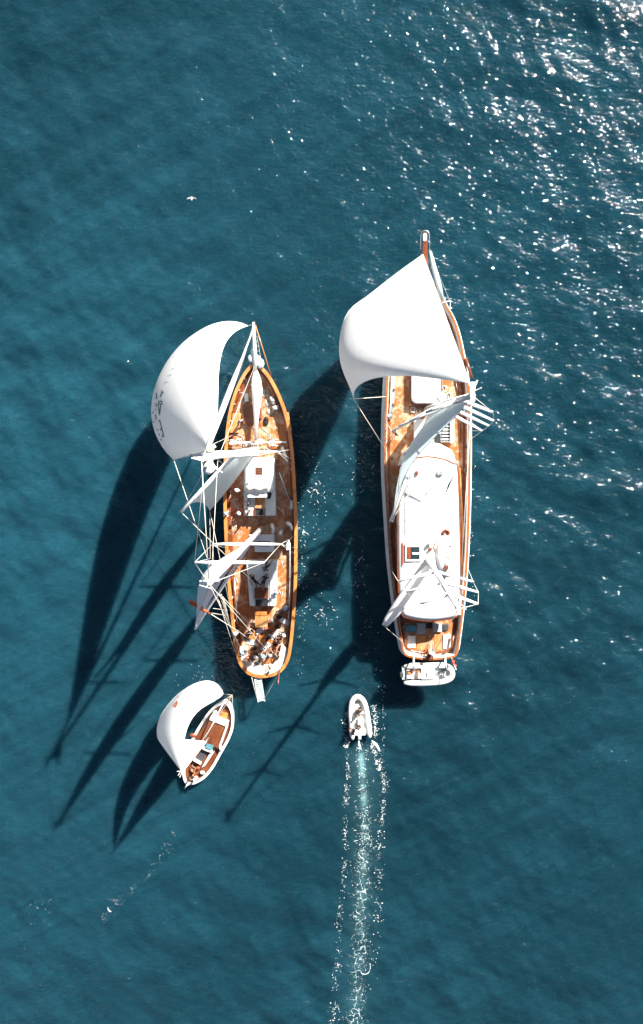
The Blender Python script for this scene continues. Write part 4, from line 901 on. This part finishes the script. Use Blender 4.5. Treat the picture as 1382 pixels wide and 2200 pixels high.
person(520, 906, D, 200, 'walk', 'person in light blue shirt walking alone on the left side of the schooner foredeck', 'light_blue', 'navy', hat=None)
person(515, 1050, D, 160, 'stand', 'person in white shirt standing left of the forward white deckhouse', 'white_cloth', 'charcoal', hat='white_cloth')
person(493, 1100, D, 60, 'stand', 'person in pale blue at the left rail, beside the forward deckhouse opening', 'light_blue', 'charcoal', hat='light_blue')
person(518, 1100, D, 120, 'sit', 'person with white cap and bare arms crouched by forward deckhouse left corner', 'red_cloth', 'charcoal', hat='white_cloth')
person(538, 1080, 2.12, 95, 'sit', 'person in black sitting on the forward deckhouse next to the wooden slide', 'black', 'black')
person(537, 1098, 2.12, 60, 'sit', 'person in navy sitting at the rear left corner of forward deckhouse', 'navy', 'white_cloth', 'hair_fair')
person(606, 1140, D, 250, 'walk', 'person in blue and white walking by the right rail amidships', 'light_blue', 'white_cloth', hat='white_cloth')
person(573, 1217, 2.5, 330, 'lounge', 'person in black curled up at front right corner of the aft deckhouse', 'black', 'black')
person(550, 1250, 2.5, 40, 'lie', 'person in black stretched out on aft deckhouse, left of two', 'black', 'black')
person(567, 1250, 2.5, -20, 'lie', 'person in dark blue stretched out on aft deckhouse, right of two', 'navy', 'black', 'hair_fair')
person(598, 1264, D, 140, 'walk', 'person with pale blue hat walking right of the aft deckhouse', 'tan_skin', 'light_blue', hat='light_blue')
person(616, 1300, D, 200, 'sit', 'person in light blue sitting at right rail level with aft deckhouse end', 'light_blue', 'charcoal', hat='light_blue')
person(607, 1310, D, 120, 'sit', 'person in navy sitting just inside the right rail behind the deckhouse', 'navy', 'navy')
person(588, 1330, D, 110, 'sit', 'person in light blue on the bench right of the square table', 'light_blue', 'white_cloth')
person(586, 1360, D, 100, 'walk', 'person in pale blue top bending right of the small teak table', 'light_blue', 'tan_skin')
person(613, 1358, D, 90, 'sit', 'person in navy with white cap sitting against the right rail near the stern', 'navy', 'navy', hat='white_cloth')
person(604, 1372, D, 80, 'sit', 'dark haired person in black sitting on deck at right quarter of schooner', 'black', 'charcoal')
person(512, 1352, D, 10, 'stand', 'person in white shirt and white trousers at the left rail near the stern', 'white_cloth', 'white_cloth', hat='white_cloth')
person(538, 1350, D, 240, 'sit', 'person in white shirt sitting left of the square teak table', 'white_cloth', 'charcoal')
person(524, 1395, D, 250, 'sit', 'person in light blue shirt sitting at left arm of stern bench', 'light_blue', 'charcoal', hat='light_blue')
person(533, 1412, B, 320, 'sit', 'bare shouldered person on left corner of the white stern bench', 'tan_skin', 'red_cloth', 'hair_fair')
person(553, 1404, D, 20, 'sit', 'person in black with white cap just behind the steering wheel', 'black', 'black', hat='white_cloth')
person(568, 1404, D, 340, 'sit', 'person in light blue just behind and right of the steering wheel', 'light_blue', 'charcoal', hat='light_blue')
person(553, 1421, D+.05, 150, 'lounge', 'person in pale blue reclining before the middle of the stern bench', 'light_blue', 'light_blue')
person(584, 1401, D, 30, 'sit', 'person with wide white hat sitting right of the steering wheel', 'charcoal', 'black', hat='white_cloth')
person(602, 1402, D, 60, 'sit', 'person in white top at the right arm of the stern bench', 'white_cloth', 'charcoal', 'hair_dark')
person(581, 1436, B, 30, 'sit', 'person in light blue sitting alone at the middle of stern bench back', 'light_blue', 'tan_skin')
person(574, 1345, D, 200, 'sit', 'person in red sitting at lower right corner of the square teak table', 'red_cloth', 'charcoal')
person(848, 932, ZD2, 320, 'walk', 'person in dark clothes on the left side deck of the white yacht', 'charcoal', 'black', hat=None)
person(926, 1398, 2.75, 0, 'sit', 'person in white shirt at the stern step of the white yacht', 'white_cloth', 'light_blue', hat='white_cloth')
person(424, 1664, .5, 200, 'sit', 'person in white steering at the stern of the small sailboat', 'white_cloth', 'charcoal', hat='white_cloth')
person(413, 1662, .5, 240, 'sit', 'person in black at the left stern of the small sailboat', 'black', 'black')
person(422, 1648, .5, 60, 'sit', 'person in dark red just ahead of the helmsman of the small sailboat', 'red_brown', 'charcoal')
person(773, 1517, .42, 180, 'sit', 'person in black in the bow of the speeding inflatable boat', 'black', 'black')
person(768, 1530, .25, 0, 'sit', 'person in grey on the front thwart of the speeding inflatable boat', 'charcoal', 'white_cloth', 'hair_fair')
person(770, 1552, .42, 10, 'walk', 'person in black standing at the console of the speeding inflatable boat', 'black', 'charcoal')
person(760, 1566, .25, 60, 'sit', 'person in black on the left tube near the stern of the speeding inflatable boat', 'black', 'navy')

# ------------------------------------------------------------------ gull
gp = W(412, 427, 7)
gb = root('seagull', gp, 'small white seagull gliding over the open sea on the left', 'bird')
make('body', MB().tube([gp+Vector((0, -.17, 0)), gp+Vector((0, -.08, 0)), gp+Vector((0, .05, .01)), gp+Vector((0, .13, .02)), gp+Vector((0, .18, .02))], [.02, .05, .06, .04, .012], 8), 'feather', gb, True)
for s in (-1, 1):
    wg = [[(0, .06), (.16, .1), (.3, .05), (.42, -.05)], [(0, -.04), (.16, .0), (.3, -.03), (.42, -.07)]]
    top = [gp+Vector((s*x, y, .05*math.sin(x*6))) for x, y in wg[0]]; bot = [gp+Vector((s*x, y, .05*math.sin(x*6)-.006)) for x, y in wg[1]]
    make('wing', MB().loft([top, bot, [p-Vector((0, 0, .015)) for p in bot], [p-Vector((0, 0, .02)) for p in top], top], False), 'feather', gb, True)

# ------------------------------------------------------------------ foam
def foam(name, label, flecks, strings=()):
    mb = MB()
    for x, y, r in flecks:
        p = W(x, y, 0); n_ = 6; a0 = random.random()*6.3; z = hz(p.x, p.y)+.012; el_ = random.uniform(.35, 1.0); th = random.random()*3.14; ct, st_ = math.cos(th), math.sin(th)
        ring = []
        for k in range(n_):
            q = r*random.uniform(.55, 1.2); u, v_ = q*math.cos(a0+k*6.283/n_), q*el_*math.sin(a0+k*6.283/n_); ring.append((p.x+u*ct-v_*st_, p.y+u*st_+v_*ct, z))
        mb.add(ring+[(p.x, p.y, z+r*.35)], [(k, (k+1) % n_, n_) for k in range(n_)])
    for pts, w_ in strings:
        pw = [W(x, y, 0) for x, y in pts]; pw = [Vector((p.x, p.y, hz(p.x, p.y)+.02)) for p in pw]; l = []; r_ = []; m_ = []
        for i, p in enumerate(pw):
            t_ = (pw[min(i+1, len(pw)-1)]-pw[max(i-1, 0)]); n_ = Vector((-t_.y, t_.x, 0)).normalized(); ww = w_*.42*random.uniform(.3, 1.3)*(.3+math.sin(math.pi*(i+.4)/len(pw)))
            l.append(p+n_*ww); r_.append(p-n_*ww); m_.append(p+Vector((0, 0, .03)))
        mb.loft([l, m_, r_], False)
    o = make(name, mb, 'foam_white'); o['kind'] = 'stuff'; o['label'] = label; return o
def along(path, n, spread, rmin, rmax, clump=.5, fade_end=False):
    P = crom([Vector((x+random.gauss(0, 2.2), y, 0)) for x, y in path], 90, False); out = []; c = random.random()
    while len(out) < n:
        f = random.random()
        if fade_end and random.random() < f*.75: continue
        if clump and math.sin(f*47+c*9)*.5+math.sin(f*113+c)*.5 < random.uniform(-1.2, 1)*clump-.1: continue
        p = P[int(f*(len(P)-1))]; s = spread(f) if callable(spread) else spread
        out.append((p.x+random.gauss(0, s), p.y+random.gauss(0, s*.8), random.uniform(rmin, rmax)*random.uniform(.45, .85)))
    return out
def squiggle(x, y, ang_, ln, turn):
    pts = []; a_ = ang_; k_ = random.uniform(-turn, turn)
    for i in range(max(4, int(ln/2))):
        pts.append((x, y)); x += 2*math.cos(a_); y += 2*math.sin(a_); a_ += k_+random.gauss(0, .22)
    return pts
fl_ = []; sg = []
fl_ += along([(745, 1600), (749, 1650), (744, 1700), (742, 1780), (740, 1850), (733, 1950), (725, 2050), (719, 2150), (714, 2215)], 430, lambda f: 2+3.5*f, .025, .085)
fl_ += along([(801, 1602), (814, 1640), (823, 1672), (822, 1720), (818, 1790), (818, 1850), (815, 1920), (808, 1990), (800, 2080)], 470, lambda f: 3+3*f, .025, .09, .5, True)
fl_ += along([(776, 1602), (781, 1680), (784, 1780), (782, 1860)], 330, 9, .02, .07)
fl_ += along([(780, 1800), (778, 1900), (772, 2000), (770, 2100), (766, 2215)], 420, lambda f: 10+3*f, .02, .075)
fl_ += along([(742, 1530), (738, 1555), (742, 1585), (742, 1605)], 110, 3, .025, .09); fl_ += along([(799, 1515), (806, 1535), (808, 1560), (804, 1585)], 150, 3.5, .025, .09)
fl_ += along([(824, 1470), (826, 1520), (825, 1580), (822, 1640)], 70, 2, .02, .07)
for y in np.linspace(1610, 1850, 12): sg.append((squiggle(770+random.gauss(10, 12), y, random.uniform(-.6, .6)+random.choice((0, math.pi)), random.uniform(6, 16), .3), .03))
for y in np.linspace(1830, 2200, 4): sg.append((squiggle(774-(y-1815)*.02+random.gauss(0, 10), y+random.gauss(0, 5), random.random()*6.28, random.uniform(14, 46), .24), random.uniform(.025, .055)))
sg += [([(799, 1592), (803, 1596), (808, 1600), (812, 1606), (816, 1614)], .22), ([(752, 1594), (748, 1598), (745, 1606)], .12), ([(771, 1592), (772, 1600), (774, 1608)], .15)]
foam('wake_foam', 'white lacy foam trail behind the speeding inflatable boat', fl_, sg)
fl_ = along([(374, 1790), (356, 1830), (318, 1880), (270, 1925), (236, 1952), (226, 1978)], 130, 5, .015, .055, .7); sg = [(squiggle(232, 1948, 1.2, 16, .1), .05), (squiggle(322, 1876, 2, 8, .2), .04)]
foam('wake_foam', 'thin broken foam line trailing behind the small sailboat', fl_, sg)
fl_ = []
for cx, cy, sx, sy, n_ in ((680, 1060, 16, 45, 70), (770, 1010, 14, 40, 45), (772, 1235, 8, 22, 35), (690, 1310, 26, 22, 45), (648, 1120, 5, 120, 80), (646, 1330, 6, 70, 60), (790, 1360, 12, 26, 30), (812, 1440, 8, 40, 45), (1014, 1150, 5, 160, 60), (440, 1450, 26, 14, 45), (700, 1180, 30, 50, 30), (95, 1920, 14, 30, 24), (60, 1990, 14, 20, 10)):
    fl_ += [(random.gauss(cx, sx), random.gauss(cy, sy), random.uniform(.015, .05)) for _ in range(int(n_*.7))]
sg = [(squiggle(random.gauss(cx, 14), random.gauss(cy, 26), random.random()*6.28, random.uniform(6, 16), .3), .028) for cx, cy in ((682, 1060), (770, 1020), (772, 1235), (692, 1310), (648, 1130)) for _ in range(7)]
foam('sea_foam', 'scattered white foam flecks on the dark water around the ships', fl_, sg)

# ------------------------------------------------------------------ loose gear lying about
BL = ['left of the small teak table', 'right of the small teak table', 'below the right slatted bench', 'right of the steering wheel', 'left of the steering wheel', 'before the right stern bench arm', 'beside the slanted bench on the left', 'between the right bench and the right rail',
      'between the two teak tables', 'right of the small teak table, near the rail', 'beside the steering wheel', 'at the left end of the slanted left bench', 'against the right rail level with the square table']
for i, (x, y, mt, lab, grp) in enumerate([(541, 1362, 'black', 0, 0), (574, 1372, 'black', 0, 0), (598, 1345, 'black', 0, 0), (592, 1385, 'black', 0, 0), (545, 1392, 'black', 0, 0), (606, 1388, 'black', 0, 0), (533, 1370, 'black', 0, 0), (600, 1325, 'black', 0, 0),
        (558, 1355, 'white_cloth', 1, 1), (595, 1362, 'white_cloth', 1, 1), (570, 1390, 'white_cloth', 1, 1), (541, 1380, 'white_cloth', 1, 1), (612, 1335, 'white_cloth', 1, 1)]):
    c = W(x, y, ZD); r_ = random.uniform(.16, .26); a_ = random.random()*3
    ax3 = Matrix.Rotation(a_, 3, 'Z')
    if lab == 0:
        q = MB().ball(c+Vector((0, 0, r_*.55)), r_, 9, 6, (1.4, .9, .55)); q.tube([c+Vector((-.12, 0, r_*.9)), c+Vector((0, 0, r_*1.5)), c+Vector((.12, 0, r_*.9))], .02, 5)
        tag(make('bag', q, mt, None, True), 'small black bag on the schooner deck '+BL[i], 'bag', 'bags on the schooner stern')
    else:
        q = MB(); n_ = 6
        q.v = [c+ax3 @ Vector(((i_/(n_-1)-.5)*1.0, (j_/(n_-1)-.5)*.5, .03+.035*random.random())) for i_ in range(n_) for j_ in range(n_)]
        q.f = [(i_*n_+j_, (i_+1)*n_+j_, (i_+1)*n_+j_+1, i_*n_+j_+1) for i_ in range(n_-1) for j_ in range(n_-1)]
        o = tag(make('towel', q, mt, None, True), 'crumpled white towel on the schooner deck '+BL[i], 'towel', 'towels on the schooner stern'); sm_ = o.modifiers.new('thick', 'SOLIDIFY'); sm_.thickness = .02
for x, y, lab in ((533, 880, 'black shape added for deck shade left of the furled staysail on the schooner foredeck'), (572, 905, 'black shape added for deck shade right of the furled staysail on the schooner foredeck'), (578, 1062, 'black round cushion on the right edge of the forward deckhouse')):
    c = W(x, y, 2.55 if y > 1000 else ZD)
    tag(make('deck_shade' if y < 1000 else 'cushion', MB().ball(c+Vector((0, 0, .09)), .36, 10, 6, (.7, 1.2, .28)).ball(c+Vector((.05, .2, .16)), .2, 8, 5, (1, 1, .35)), 'black', None, True), lab, 'patch' if y < 1000 else 'cushion')  # foredeck pair: black shapes added for the shaded deck beside the staysail

for k in range(26):
    x, y = random.uniform(512, 600), random.uniform(820, 985); z = ZD+.03
    if not (500+(985-y)*.1 < x < 615-(985-y)*.16) or abs(x-551) < 8: continue
    a_ = random.random()*6.28; p0 = W(x, y, z); ln = random.uniform(.5, 1.6)
    line(ship, [p0, p0+Vector((ln*.4*math.cos(a_)+.1, ln*.4*math.sin(a_), .02)), p0+Vector((ln*math.cos(a_+.4), ln*math.sin(a_+.4), 0))], .03, random.choice(['rope', 'white_cloth', 'rope_dark']), 'deck_rope')
for k in range(24):
    y = random.uniform(1000, 1330); x = random.choice([random.uniform(490, 520), random.uniform(600, 628)]); p0 = W(x, y, ZD+.03); a_ = random.gauss(1.57, .5); ln = random.uniform(.4, 1.4)
    line(ship, [p0, p0+Vector((ln*.5*math.cos(a_)+.06, ln*.5*math.sin(a_), .02)), p0+Vector((ln*math.cos(a_), ln*math.sin(a_), 0))], .03, random.choice(['rope', 'white_cloth', 'rope_dark']), 'deck_rope')
